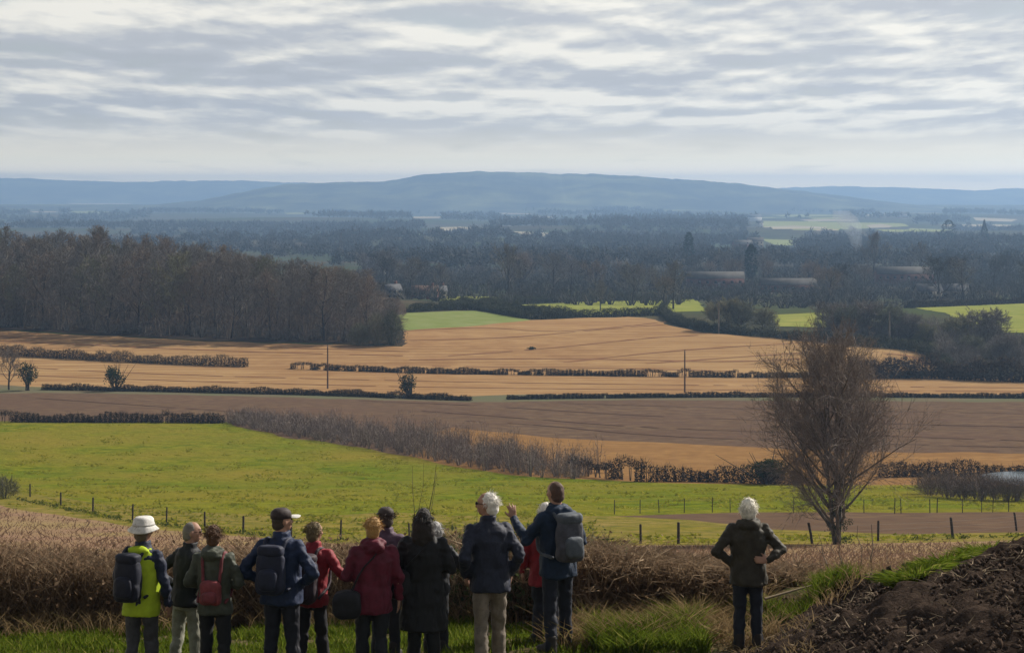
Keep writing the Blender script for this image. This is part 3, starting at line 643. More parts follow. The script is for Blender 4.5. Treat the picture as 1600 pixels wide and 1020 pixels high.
hedge(pxpath([(1330, 590), (1465, 590), (1520, 594), (1700, 598)]), 4.0, 4.2, 'dark overgrown hedge at the right under the grey bushes', dens=140, tw=.08, cdens=200, csize=.3)
hedge(pxpath([(1420, 481), (1520, 477), (1620, 473), (1760, 468)]), 2.5, 2.2, 'dark hedge under the trees above the sloping yellow field', dens=50, tw=.08, cdens=130, csize=.28)

# --- scrub belt between pasture and ploughed field
g = G()
belt = densify(pxpath([(352, 660), (440, 678), (560, 696), (640, 710), (720, 726), (800, 740), (850, 746), (892, 748)], 1), 1.1)
for i, q in enumerate(belt):
    f = i / len(belt)
    for k in range(5):
        off = k * (1.6 + 1.2 * math.sin(f * 3)) * (0.8 + .5 * rng.random()); x = q[0] + off * .5 + rng.normal() * .5; y = q[1] + off
        if y > q[1] + 12: continue
        shrub_soup(g, np.array([x, y, float(ht(x, y))]), 2.0, (0.7 + 2.2 * rng.random() ** 1.5) * (.8 + .95 * min(1, f * 1.5)), 150, .034, ln=.75)
o = obj('scrub_belt', g.mesh('scrub_belt'), mat_plant('pale_scrub_twigs', (0.15, 0.118, 0.10), (0.25, 0.20, 0.17), (0.42, 0.36, 0.31), 0.0))
tag(o, 'broad belt of leafless purple-brown scrub between pasture and ploughed field', 'scrub')
g = G()
for px, py in [(1450, 772), (1470, 776), (1490, 778), (1510, 780), (1530, 781), (1550, 782), (1572, 783), (1595, 783), (1620, 783), (1480, 770), (1510, 772), (1545, 774)]:
    q = pick(px, py)
    for k in range(3): shrub_soup(g, q + np.array([rng.normal() * .5, k * .7, 0]), 2.4, 1.9 + .6 * rng.random(), 420, .032, ln=.6)
tag(obj('bramble_thicket', g.mesh('thicket'), M['twig_red']), 'low rounded grey-brown thicket beside the pond on the pasture', 'thicket')

# --- single bushes and small trees of the middle distance
def ivy_tree(px, py, w, h, label, n=1500, s=.16, name='ivy_bush', lean=0.0):
    q = pick(px, py); e = empty(name, q); g = G()
    leaf_blob(g, np.array([lean, 0, h * .56]), w * .5, w * .5, h * .44, n, s); obj('crown', g.mesh('ivy_crown'), M['ivy'], e)
    t = G(); m = 14; b = rng.normal(size=(m, 3)) * [.15, .15, 0]; tp = np.stack([rng.normal(size=m) * w * .34 + lean, rng.normal(size=m) * w * .3, h * (.75 + .35 * rng.random(m))], 1)
    t.add(*prisms(b - [0, 0, .2], tp, np.full(m, .11), np.full(m, .02), 5)); obj('trunk', t.mesh('ivy_stems'), M['bark_dark'], e)
    return tag(e, label, 'bush')
ivy_tree(180, 611, 4.6, 5.0, 'dark rounded ivy-clad bush standing alone in the hedge above the plough')
ivy_tree(44, 610, 4.2, 5.6, 'dark ivy-clad bush beside a bare tree at the edge of the stubble', 1300)
ivy_tree(640, 620, 3.8, 4.4, 'small leaning ivy-clad tree with bare twigs in the hedge', 900, lean=-.5)
ivy_tree(1200, 756, 5.2, 3.3, 'low dark evergreen bush at the end of the pasture hedge', 2200, .13)
KO[2].put(pick(14, 609), 8.5, 'bare many-branched tree at the edge of the stubble beside an ivy bush')
sap = TreeKind(301, 4, M['twig_brown'], M['bark'], spread=.34, trunk_r=.05, n_limb=6, n_sub=4, n_twig=3, n_fine=1, twig_w=.02, stems=3, low=.3)
sap.put(pick(722, 700), 4.2, 'thin pale sapling rising out of the scrub belt', name='sapling')
g = G(); shrub_soup(g, np.zeros(3), 2.4, 1.9, 900, .04, ln=.9)
q = pick(8, 778); tag(obj('bush', g.mesh('bush'), M['twig_olive'], None, q), 'pointed brown bush at the end of the wire fence by the pasture', 'bush')
# dark clump lying in the stubble
g = G(); leaf_blob(g, np.array([0, 0, .3]), 1.1, .6, .35, 260, .14); q = pick(830, 546)
tag(obj('weed_clump', g.mesh('weed_clump'), M['ivy'], None, q), 'small dark clump lying alone in the middle of the stubble field', 'weeds')

# --- the big bare tree on the right
bt = grow_tree(412, 14.8, spread=.38, trunk_r=.24, n_limb=28, n_sub=9, n_twig=8, n_fine=6, twig_w=.024, stems=5, up=.35, low=.07, lean_=(.08, .18))
tm, cm = tree_meshes('field_tree', *bt, 5, 8); tm.materials.append(M['bark']); cm.materials.append(mat_plant('tan_twigs', (0.14, 0.12, 0.112), (0.23, 0.195, 0.178), (0.33, 0.28, 0.24), 0.0))
BT = pick(1308, 850)
e = empty('bare_tree', BT + np.array([0, 0, -.15])); e.scale = (.88, .88, 1.0); obj('trunk', tm, None, e); obj('crown', cm, None, e)
g = G(); 
for z in np.linspace(.6, 4.6, 9): leaf_blob(g, np.array([rng.normal() * .4, rng.normal() * .4, z]), .8, .8, .5, 220, .06)
obj('ivy', g.mesh('trunk_ivy'), M['ivy'], e)
tag(e, 'large bare tree with dense twiggy crown standing by the fence behind the woman', 'tree')

# --- trees beyond the stubble
M['bush_a'] = mat_plant('olive_bush_twigs', (0.16, 0.155, 0.10), (0.26, 0.245, 0.155), (0.34, 0.31, 0.20), 0.15)
M['bush_b'] = mat_plant('grey_green_bush_twigs', (0.11, 0.115, 0.085), (0.19, 0.19, 0.14), (0.26, 0.25, 0.18), 0.15)
M['bush_c'] = mat_plant('grey_bush_twigs', (0.15, 0.135, 0.125), (0.24, 0.215, 0.19), (0.31, 0.275, 0.235), 0.0)
BUSH = [TreeKind(500 + i, 8, [M['bush_a'], M['bush_b'], M['bush_c']][i], M['bark'], spread=.5, trunk_r=.2, n_limb=14, n_sub=8, n_twig=7, n_fine=5, twig_w=.09, stems=4, low=.06, up=.3) for i in range(3)]
def ptree(k, px, d, h, label, group=None, **kw): return k.put(at(px, d), h, label, group, **kw)
ptree(KO[0], 938, 612, 9, 'lone small bare tree standing in front of the yellow field')
ptree(KO[2], 1036, 640, 11, 'slim bare tree, left one of the pair by the yellow field')
ptree(KO[0], 1052, 645, 15, 'round-crowned bare tree, right one of the pair by the yellow field')
for px, d, h, k, lab in [(1128, 512, 10.0, 0, 'tall dense bare clump just behind the crest hedge'), (1152, 510, 8.6, 1, 'broad grey-green bush crowding the tall clump behind the crest hedge'), (1197, 508, 7.4, 0, 'open olive-tinted bush with a gap either side behind the crest hedge'), (1300, 492, 10, 2, 'tall dense grey bush at the bend of the crest hedge'), (1326, 490, 9.4, 1, 'dense dark bush right beside the bend of the hedge'), (1352, 490, 10.6, 2, 'high dark bush clump behind the pale pole'),
                         (1385, 488, 9.6, 1, 'wide dark bush below the pale pole'), (1420, 485, 7.6, 2, 'rounded dark bush before the olive bushes'), (1448, 482, 6, 0, 'small pale olive bush near the corner of the stubble'), (1497, 474, 9.5, 0, 'large olive-grey bush below the sloping yellow field'), (1545, 470, 10.5, 2, 'tallest grey bush at the edge of the sloping field'), (1520, 450, 7, 1, 'dark low bush beneath the tallest grey bush'), (1578, 446, 7.5, 2, 'rounded grey bush at the right edge of the view'), (1612, 455, 7.5, 0, 'olive bush cut by the right edge of the view')]:
    BUSH[k].put(at(px, d), h * .88, lab, None, name='bush', cat='bush', wide=1.1)
g = G()
for k in range(90):
    px = 1290 + 380 * rng.random(); d = 484 + 16 * rng.random() if px < 1470 else 442 + 30 * rng.random()
    shrub_soup(g, at(px, d), 5, 2.5 + 3.0 * rng.random() * (1.0 if px < 1470 else .8), 420, .09, ln=1.3)
tag(obj('hedgerow_undergrowth', g.mesh('undergrowth'), M['bush_c']), 'grey undergrowth filling the corner below the bushes', 'undergrowth', kind='stuff')

KEEP = [(1066, 1166, 905), (1186, 1276, 862), (1362, 1462, 955), (812, 1100, 690), (690, 760, 745), (1420, 1760, 720), (1210, 1300, 640)]
def clear(px, d): return not any(a < px < b and d < m for a, b, m in KEEP)
n_mid = 0; tries = 0
REG = [(560, 700, 'bare grey tree among the village houses beside the wood', 'trees by the village'), (700, 880, 'bare dark tree in the belt behind the small yellow field', 'trees behind the small yellow field'), (880, 1066, 'bare dark tree in the belt beyond the long yellow field', 'trees beyond the long yellow field'), (1066, 1330, 'bare brown tree near the long low brick buildings', 'trees round the brick buildings'), (1330, 1680, 'bare grey tree in the belt above the sloping yellow field', 'trees above the sloping field')]
while n_mid < 105 and tries < 5000:
    tries += 1; px = 560 + 1110 * rng.random(); d = 690 + 480 * rng.random() ** .8
    if not clear(px, d): continue
    p = at(px, d); hmax = (HOR - (392 + 12 * math.sin(px * .02) + 10 * rng.random())) / F * d - p[2]; h = float(np.clip(hmax * (0.62 + .4 * rng.random()), 6, 16.5))
    lab, grp = next((r[2], r[3]) for r in REG if r[0] <= px <= r[1] or r[1] == 1680)
    KO[int(rng.integers(0, 4))].put(p, h, lab, grp, wide=.9 + .5 * rng.random()); n_mid += 1
for px, d, h, lab in [(795, 740, 20, 'large spreading bare tree rising behind the small yellow field'), (1440, 1050, 19, 'broad dark bare tree beyond the pale-roofed building'), (1365, 1000, 24, 'tall thin bare tree left of the pale-roofed building'), (690, 760, 13, 'bare tree over the roofs left of the small yellow field')]:
    ptree(KO[0], px, d, h, lab)
# low scrub under the far trees
g = G()
for k in range(1500):
    px = 560 + 1150 * rng.random(); d = 660 + 560 * rng.random()
    if any(a - 4 < px < b + 4 and d < m and m in (690, 745, 720, 640) for a, b, m in KEEP): continue
    shrub_soup(g, at(px, d), 8, 2.0 + 2.2 * rng.random() if not clear(px, d) else 3 + 4 * rng.random(), 60, .22, ln=1.8)
tag(obj('far_undergrowth', g.mesh('far_undergrowth'), M['twig_far']), 'dark low scrub under the bare trees of the valley', 'undergrowth', kind='stuff')
# dark conifers
def conifer(px, d, h, w, label, dome=False):
    e = empty('conifer', at(px, d)); n = 900; t = rng.random(n); rad = (w / 2) * (np.sqrt(np.clip(1 - (2 * t - 1) ** 2, 0.02, 1)) if dome else (1 - t) ** .75) * (.55 + .45 * rng.random(n)); a = rng.random(n) * 6.283
    g = G().add(*leaves(np.stack([np.cos(a) * rad, np.sin(a) * rad, h * (.1 + .9 * t)], 1), .4 + .5 * rng.random(n))); obj('crown', g.mesh('conifer_crown'), M['conifer'], e)
    obj('trunk', G().add(*prisms(np.array([[0, 0, -.3]]), np.array([[0, 0, h * .8]]), [.35], [.08], 6)).mesh('conifer_trunk'), M['bark_dark'], e)
    return tag(e, label, 'tree')
conifer(1076, 1260, 23, 7, 'dark rounded conifer standing above the tree belt left of the brick buildings', True)
conifer(1174, 1000, 18.5, 7, 'dark conifer behind the long low brick buildings', True)
conifer(1538, 1900, 26, 12, 'far dark conifer above the right-hand tree belt')
conifer(1482, 1950, 26, 16, 'broad far conifer left of the darker one', True)

# --- far woods: a mass of crowns out to the hills
def far_woods(name, n, d0, d1, nt_, h0, h1, sl, sw, label, seed, cover=0.5, skip=()):
    r = np.random.default_rng(seed); d = np.sqrt(d0 ** 2 + (d1 ** 2 - d0 ** 2) * r.random(n)); px = -260 + 2120 * r.random(n); x = (px - 800) / F * d
    dens = np.array([mnoise.fractal(Vector((a / 420, b / 900, seed)), 1, 2, 3) for a, b in zip(x, d)])
    z = ht(x, d); rows = HOR - z / d * F
    keep = dens > (0.5 - cover) * 1.2 - .12
    for (a, b, r0, r1) in skip: keep &= ~((px > a) & (px < b) & (rows > r0) & (rows < r1))
    x, d, z = x[keep], d[keep], z[keep]; n = len(x)
    h = (h0 + (h1 - h0) * r.random(n)); rad = h * (.38 + .2 * r.random(n))
    a = unit(r.normal(size=(n, nt_, 3))); a[..., 2] = np.abs(a[..., 2]) * 1.3 - .35
    c = a * (r.random((n, nt_, 1)) ** .35) * rad[:, None, None]; c[..., 2] = c[..., 2] * .95 + (h * .52)[:, None]
    c += np.stack([x, d, z], 1)[:, None]; c = c.reshape(-1, 3); dr = unit(r.normal(size=c.shape) + np.array([0, 0, .6]))
    g = G().add(*slivers(c, c + dr * (sl * (.5 + r.random((len(c), 1)))), sw * (.6 + .8 * r.random(len(c))), r))
    tag(obj(name, g.mesh(name), M['twig_far']), label, 'woodland', kind='stuff')
SK = FARSKIP + [(1165, 1430, 343, 372), (1180, 1262, 370, 392), (90, 320, 316, 327), (660, 770, 352, 366), (795, 890, 358, 376), (1515, 1600, 338, 351), (1110, 1240, 389, 404), (555, 650, 329, 338)]
far_woods('near_woodland', 2600, 1120, 2050, 70, 9, 15, 3.0, .9, 'dark bare woodland filling the valley beyond the fields', 3, .56, SK)
far_woods('middle_woodland', 5200, 2000, 3600, 34, 9, 15, 4.5, 1.7, 'blue-grey woodland and hedgerows across the middle of the valley', 5, .44, SK)
far_woods('distant_woodland', 9000, 3500, 6300, 16, 9, 15, 7, 3.2, 'faint blue woodland in front of the long hill', 9, .38, SK)

# ------------------------------------------------------------------ fences, poles, buildings
M['wood_post'] = mat_simple('weathered_post', (0.06, 0.048, 0.038), 0.9, 0.1, 0.4, 6)
M['wire'] = mat_simple('fence_wire', (0.12, 0.11, 0.10), 0.5, 0.4, 0.1)
M['pole'] = mat_simple('utility_pole_timber', (0.10, 0.06, 0.045), 0.85, 0.1, 0.3, 1.0)
M['pole_sunlit_tone'] = mat_simple('sunlit_tone_pole_timber', (0.20, 0.18, 0.155), 0.85, 0.1, 0.3, 1.0)  # pole timber with the brightness of sunlight put into its base colour
M['ceramic'] = mat_simple('insulator_ceramic', (0.25, 0.2, 0.17), 0.4, 0.5, 0.1)
def post_mesh(h, r, lean=(0, 0)):
    k = 7; th = np.arange(k) * 2 * math.pi / k; rings = []
    for z, rr in ((-.3, r), (h * .5, r * .97), (h - .04, r * .92), (h, r * .75)):
        f = max(z, 0) / h; rings.append(np.stack([np.cos(th) * rr + lean[0] * f, np.sin(th) * rr + lean[1] * f, np.full(k, z)], 1))
    v = np.concatenate(rings + [[[lean[0], lean[1], h + .01]]]); t = []
    for a in range(3):
        for i in range(k):
            j = (i + 1) % k; t += [(a * k + i, a * k + j, a * k + k + j), (a * k + i, a * k + k + j, a * k + k + i)]
    t += [(3 * k + i, 3 * k + (i + 1) % k, 4 * k) for i in range(k)]
    return np_mesh('post', v, t)
def fence(posts, label, h=1.25, r=.075, wires=(.35, .75, 1.1), leans=None):
    P = [pick(px, py) for px, py in posts]; e = empty('post_and_wire_fence', P[0]); o = P[0]
    for i, q in enumerate(P):
        ln = leans[i] if leans else (rng.normal() * .03, rng.normal() * .03)
        obj('post', post_mesh(h * (.92 + .16 * rng.random()), r * (.85 + .3 * rng.random()), ln), M['wood_post'], e, q - o)
    for w in wires:
        a = []; b = []
        for p, q in zip(P[:-1], P[1:]):
            n = 6
            for k in range(n):
                s0, s1 = k / n, (k + 1) / n
                pa = p + (q - p) * s0; pb = p + (q - p) * s1
                a.append([pa[0], pa[1], float(ht(pa[0], pa[1])) + w]); b.append([pb[0], pb[1], float(ht(pb[0], pb[1])) + w])
        obj('wire', G().add(*prisms(np.array(a), np.array(b), np.full(len(a), .005), np.full(len(a), .005), 3)).mesh('wire'), M['wire'], e, -o)
    return tag(e, label, 'fence')
fence([(-40, 762), (4, 768), (47, 776), (95, 789), (145, 801), (207, 812), (260, 816), (320, 824), (380, 833), (455, 838), (532, 843), (640, 846), (745, 846), (880, 848), (1001, 849)], 'post and wire fence dividing the green pasture from the dead grass field')
fence([(1060, 849), (1160, 849), (1270, 849), (1372, 845), (1489, 839), (1589, 829), (1680, 820)], 'leaning post and wire fence behind the woman and the big bare tree', 1.35, .09, leans=[(0, 0), (0, 0), (-.28, 0), (.02, 0), (-.15, 0), (-.2, 0), (0, 0)])
fence([(960, 803), (1000, 802), (1030, 801), (1069, 801), (1113, 800), (1141, 800), (1180, 800), (1240, 801), (1300, 801), (1350, 801), (1398, 802), (1408, 802), (1453, 801), (1464, 801), (1504, 801), (1534, 800), (1551, 800), (1576, 799), (1640, 799)], 'thin fence along the foot of the pasture above the bare soil strip', 1.25, .04)
def utility_pole(px, py, h, label, mat='pole', r=.17, cross=True):
    q = pick(px, py); e = empty('utility_pole', q)
    obj('pole', G().add(*prisms(np.array([[0, 0, -.4]]), np.array([[0, 0, h]]), [r], [r * .68], 9)).add(*prisms(np.array([[0, 0, h]]), np.array([[0, 0, h + .06]]), [r * .68], [.01], 9)).mesh('pole'), M[mat], e)
    if cross:
        obj('crossarm', np_mesh('crossarm', *box_vt((0, -.14, h - .45), (.16, .12, 1.5))), M[mat], e)
        for y in (-.75, 0.45): obj('insulator', G().add(*prisms(np.array([[0, y, h - .4 + .3]]), np.array([[0, y, h - .1 + .3]]), [.06], [.03], 6)).mesh('insulator'), M['ceramic'], e)
    return tag(e, label, 'pole')
utility_pole(512, 607, 8.3, 'brown timber utility pole in the stubble strip in front of the wood')
utility_pole(1070, 613, 7.9, 'brown timber utility pole in the stubble strip below the stubble crest')
utility_pole(1123, 521, 7.6, 'pale slim pole standing against the dark clump behind the crest hedge', 'pole_sunlit_tone', .2, False)
utility_pole(1390, 543, 8.2, 'pale slim pole among the dark bushes at the hedge bend', 'pole_sunlit_tone', .2, False)

M['brick'] = mat_simple('red_brick_wall', (0.15, 0.075, 0.06), 0.9, 0.1, 0.25, .8)
M['render'] = mat_simple('white_render', (0.6, 0.59, 0.56), 0.8, 0.2, 0.08, .5)
M['cream'] = mat_simple('cream_wall', (0.24, 0.215, 0.18), 0.85, 0.2, 0.1, .5)
M['slate'] = mat_simple('grey_slate_roof', (0.12, 0.12, 0.125), 0.95, 0.05, 0.2, .8)
M['tile'] = mat_simple('brown_tile_roof', (0.14, 0.085, 0.065), 0.8, 0.2, 0.25, .8)
M['sheet'] = mat_simple('pale_sheet_roof', (0.105, 0.10, 0.094), 0.95, 0.05, 0.2, .3)
M['window'] = mat_simple('dark_window_glass', (0.02, 0.025, 0.03), 0.15, 0.5, 0.1)
M['frame'] = mat_simple('white_window_frame', (0.3, 0.29, 0.27), 0.7, 0.1, 0.05)
def house(px, d, L, Wd, H, rh, label, wall='render', roof='slate', rz=0.0, nwin=4, chimney=True, rows=2, lift=0.0, name='house', cat='house', dormers=0):
    q = at(px, d); e = empty(name, (q[0], q[1], q[2] + lift), rz)
    obj('wall', np_mesh('wall', *box_vt((0, 0, H / 2 - .4 - lift / 2), (L, Wd, H + .8 + lift))), M[wall], e)
    ov = .35; x, y = L / 2 + ov, Wd / 2 + ov
    gv = [(-L / 2, -Wd / 2, H), (-L / 2, Wd / 2, H), (-L / 2, 0, H + rh), (L / 2, -Wd / 2, H), (L / 2, Wd / 2, H), (L / 2, 0, H + rh)]
    obj('gable', np_mesh('gable', gv, [(0, 2, 1), (3, 4, 5)]), M[wall], e)
    z0 = H - ov * rh / (Wd / 2); t_ = .18
    rv = []
    for xx in (-x, x): rv += [(xx, -y, z0), (xx, 0, H + rh), (xx, y, z0), (xx, -y, z0 + t_), (xx, 0, H + rh + t_), (xx, y, z0 + t_)]
    q_ = [(3, 9, 10, 4), (4, 10, 11, 5), (0, 1, 7, 6), (1, 2, 8, 7), (0, 3, 4, 1), (1, 4, 5, 2), (6, 7, 10, 9), (7, 8, 11, 10), (0, 6, 9, 3), (2, 5, 11, 8)]
    ro = obj('roof', np_mesh('roof', rv, [k for a, b, c, dd in q_ for k in ((a, b, c), (a, c, dd))]), M[roof], e)
    if chimney: obj('chimney', np_mesh('chimney', *box_vt((L * .3, .3, H + rh + .3), (.9, .6, 1.6))), M['brick'], ro)
    for rr in range(rows):
        zz = H * (rr + .55) / rows
        for i in range(nwin):
            xx = -L / 2 + L * (i + .5) / nwin; ww = min(1.2, L / nwin * .5); hh = min(1.2, H / rows * .5)
            wn = obj('window', np_mesh('window', *box_vt((xx, -Wd / 2 - .03, zz), (ww, .05, hh))), M['window'], e)
            obj('sill', np_mesh('sill', *box_vt((xx, -Wd / 2 - .08, zz - hh / 2 - .06), (ww + .2, .16, .1))), M['frame'], wn)
    if rows: obj('door', np_mesh('door', *box_vt((L * .06, -Wd / 2 - .04, 1.0), (1.0, .07, 2.0))), M['frame'], e)
    return tag(e, label, cat)
house(1117, 905, 25, 8, 3.8, 2.6, 'long brick farm building with a pale roof left of the dark conifer', 'brick', 'sheet', 0, 7, False, 1, 1.0, 'farm_building', 'building')
house(1231, 860, 23, 8, 3.0, 2.4, 'low brown shed with a dull pale roof right of the dark conifer', 'brick', 'sheet', 0, 6, False, 1, 0.2, 'farm_building', 'building')
house(1412, 955, 26, 9, 3.6, 3.0, 'long building with a bright pale roof above the right-hand bushes', 'brick', 'sheet', 0, 8, False, 1, 2.0, 'farm_building', 'building')
house(612, 700, 5.5, 5, 2.8, 1.8, 'white-walled house half hidden by the corner of the wood', 'cream', 'slate', .5, 3, True, 2, 0)
house(664, 735, 9, 6, 2.4, 2.2, 'dark-roofed cottage beside the small yellow field', 'brick', 'tile', -.15, 3)
house(594, 1080, 7, 6, 3.2, 2.2, 'pale house with sunlit roof high above the corner of the wood', 'cream', 'slate', .3, 3, lift=1)
house(580, 1120, 7, 6, 3.2, 2.2, 'pale house behind the sunlit-roofed one above the wood', 'cream', 'slate', -.3, 3, lift=3)
house(686, 748, 5, 5, 2.8, 1.8, 'small pale house between bare trees by the yellow field', 'cream', 'slate', .2, 2)
house(1178, 4150, 30, 12, 12, 5, 'tiny bright white house on the skyline left of the far green field', 'render', 'slate', .2, 4)
house(781, 3300, 34, 14, 10, 4, 'bright white building far off in the middle of the valley', 'render', 'sheet', 0, 5)
house(822, 3260, 38, 12, 6, 4, 'long pale building far off right of the bright white one', 'cream', 'sheet', 0, 5)
house(857, 3350, 20, 12, 8, 4, 'small pale building at the end of the far row', 'cream', 'sheet', 0, 4)
house(1410, 4400, 26, 12, 9, 4, 'tiny pale house beyond the far green fields', 'render', 'slate', 0, 3)
house(1187, 3050, 10, 8, 8, 3, 'small white house below the far green field', 'render', 'slate', 0, 2)
house(1160, 1750, 16, 9, 5.5, 3, 'reddish house with pale roof beyond the dark conifer', 'brick', 'sheet', .2, 4, lift=5)
house(1180, 1780, 14, 9, 6, 3, 'white-roofed house right of the reddish far house', 'cream', 'sheet', -.1, 4, lift=6)
house(1450, 760, 9, 6, 3.6, 2.2, 'cream cottage wall glimpsed between trees above the sloping field', 'cream', 'slate', .1, 3)
house(1490, 765, 10, 6, 3.6, 2.2, 'cream bungalow glimpsed right of the cottage above the sloping field', 'cream', 'slate', -.1, 3, True, 1)
# lattice mast above the wood
q = at(533, 1400); e = empty('lattice_mast', q); h = float((HOR - 363) / F * 1400 - q[2]); g = G(); bg = G(); n = 9
for sx, sy in ((-1, -1), (1, -1), (1, 1), (-1, 1)):
    obj('leg', G().add(*prisms(np.array([[sx * 1.6, sy * 1.6, -.5]]), np.array([[sx * .3, sy * .3, h]]), [.16], [.1], 4)).mesh('mast_leg'), M['sheet'], e)
for i in range(n):
    a, b = i / n, (i + 1) / n; wa, wb = 1.6 - 1.3 * a, 1.6 - 1.3 * b; c = [(-1, -1), (1, -1), (1, 1), (-1, 1)]
    for j in range(4):
        s_, t_ = c[j], c[(j + 1) % 4]; bg.add(*prisms(np.array([[s_[0] * wa, s_[1] * wa, a * h]]), np.array([[t_[0] * wb, t_[1] * wb, b * h]]), [.09], [.09], 3))
obj('bracing', bg.mesh('bracing'), M['sheet'], e)
tag(e, 'thin pale lattice mast rising above the right end of the wood', 'mast')

# ------------------------------------------------------------------ people
def cap_mesh(a, b, ra, rb, k=14, m=4):
    a = np.array(a, float); b = np.array(b, float); d = b - a; L = np.linalg.norm(d)
    if L < 1e-6: d = np.array([0, 0, 1.]); L = 1e-6
    d = d / max(np.linalg.norm(d), 1e-9); ref = np.array([0, 0, 1.]) if abs(d[2]) < .9 else np.array([1., 0, 0])
    u = np.cross(d, ref); u /= np.linalg.norm(u); w = np.cross(d, u); rings = []
    for i in range(1, m + 1):
        t = -math.pi / 2 + i * (math.pi / 2) / m; rings.append((a + d * ra * math.sin(t), ra * math.cos(t)))
    for i in range(0, m):
        t = i * (math.pi / 2) / m; rings.append((b + d * rb * math.sin(t), rb * math.cos(t)))
    th = np.arange(k) * 2 * math.pi / k
    v = [c + (u[None] * np.cos(th)[:, None] + w[None] * np.sin(th)[:, None]) * r for c, r in rings]
    v = np.concatenate(v + [[a - d * ra], [b + d * rb]]); n = len(rings); t = []
    for r_ in range(n - 1):
        for i in range(k):
            j = (i + 1) % k; p = r_ * k; t += [(p + i, p + j, p + k + j), (p + i, p + k + j, p + k + i)]
    t += [(n * k, (i + 1) % k, i) for i in range(k)] + [(n * k + 1, (n - 1) * k + i, (n - 1) * k + (i + 1) % k) for i in range(k)]
    return v, np.array(t)
def ell(c, r, k=18, m=12, pw=1.0, rot=None):
    th = np.arange(k) * 2 * math.pi / k; v = []
    def sp(x): return np.sign(x) * np.abs(x) ** pw
    for i in range(1, m):
        f = -math.pi / 2 + math.pi * i / m; cz = sp(math.sin(f)); cr = sp(math.cos(f)); v.append(np.stack([sp(np.cos(th)) * cr, sp(np.sin(th)) * cr, np.full(k, cz)], 1))
    v = np.concatenate(v + [[[0, 0, -1]], [[0, 0, 1]]]) * np.array(r, float)
    if rot is not None: v = v @ np.array(rot).T
    v = v + np.array(c, float); n = m - 1; t = []
    for r_ in range(n - 1):
        for i in range(k):
            j = (i + 1) % k; p = r_ * k; t += [(p + i, p + j, p + k + j), (p + i, p + k + j, p + k + i)]
    t += [(n * k, (i + 1) % k, i) for i in range(k)] + [(n * k + 1, (n - 1) * k + i, (n - 1) * k + (i + 1) % k) for i in range(k)]
    return v, np.array(t)
def loft(rings, k=22):
    """rings: (z, cx, cy, rx, ry) closed stack"""
    th = np.arange(k) * 2 * math.pi / k; v = []
    for z, cx, cy, rx, ry in rings:
        c, s = np.cos(th), np.sin(th); v.append(np.stack([cx + np.sign(c) * np.abs(c) ** .85 * rx, cy + np.sign(s) * np.abs(s) ** .85 * ry, np.full(k, z)], 1))
    n = len(rings); v = np.concatenate(v + [[[rings[0][1], rings[0][2], rings[0][0]]], [[rings[-1][1], rings[-1][2], rings[-1][0]]]]); t = []
    for r_ in range(n - 1):
        for i in range(k):
            j = (i + 1) % k; p = r_ * k; t += [(p + i, p + j, p + k + j), (p + i, p + k + j, p + k + i)]
    t += [(n * k, (i + 1) % k, i) for i in range(k)] + [(n * k + 1, (n - 1) * k + i, (n - 1) * k + (i + 1) % k) for i in range(k)]
    return v, np.array(t)
def rotz(a): c, s = math.cos(a), math.sin(a); return np.array([[c, -s, 0], [s, c, 0], [0, 0, 1.]])
def rotx(a): c, s = math.cos(a), math.sin(a); return np.array([[1., 0, 0], [0, c, -s], [0, s, c]])
QUEUE = []
def shape(name, g, mat, parent, voxel=.014, dec=.45, amp=0.0, freq=9.0, smooth=4, seed=0.0, stretch=(1, 1, 1), xf=None):
    """queue a soft body piece: its parts are fused into one continuous surface"""
    v, t = g.arr()
    if xf is not None: v = xf(v)
    o = obj(name, np_mesh(name, v, t, True), None, parent)
    md = o.modifiers.new('fuse', 'REMESH'); md.mode = 'VOXEL'; md.voxel_size = voxel; md.use_smooth_shade = True
    if smooth:
        sm = o.modifiers.new('soften', 'SMOOTH'); sm.factor = .5; sm.iterations = smooth
    if dec < 1:
        dc = o.modifiers.new('thin', 'DECIMATE'); dc.ratio = dec
    QUEUE.append((o, mat, amp, freq, seed, stretch)); return o
def flush():
    bpy.context.view_layer.update(); dg = bpy.context.evaluated_depsgraph_get()
    done = [(q, bpy.data.meshes.new_from_object(q[0].evaluated_get(dg))) for q in QUEUE]
    for (o, mat, amp, freq, seed, stt), me in done:
        o.modifiers.clear(); me.materials.clear(); me.materials.append(mat); o.data = me
        if amp:
            n = len(me.vertices); co = np.empty(n * 3, np.float32); me.vertices.foreach_get('co', co); co = co.reshape(-1, 3)
            nr = np.array([v.normal[:] for v in me.vertices])
            dv = np.array([mnoise.fractal(Vector((c[0] * freq * stt[0] + seed, c[1] * freq * stt[1], c[2] * freq * stt[2])), .9, 2.1, 3) for c in co])
            dv = np.where(dv > 0, dv, dv * 1.3)
            me.vertices.foreach_set('co', (co + nr * (dv * amp)[:, None]).astype(np.float32).ravel())
        me.polygons.foreach_set('use_smooth', np.ones(len(me.polygons), bool)); me.update()
    QUEUE.clear()
_fab = {}
def fabric(c, rough=.55, bump=.35):
    rough = .66
    k = (c, rough)
    if k not in _fab: _fab[k] = mat_simple('fabric', c, rough, .36, .22, 14.0, bump, .02, .05)
    return _fab[k]
def mat_skin(c):
    if ('skin', c) not in _fab: _fab[('skin', c)] = mat_simple('skin', c, .6, .35, .12, 20)
    return _fab[('skin', c)]
SKIN = (0.40, 0.225, 0.155)
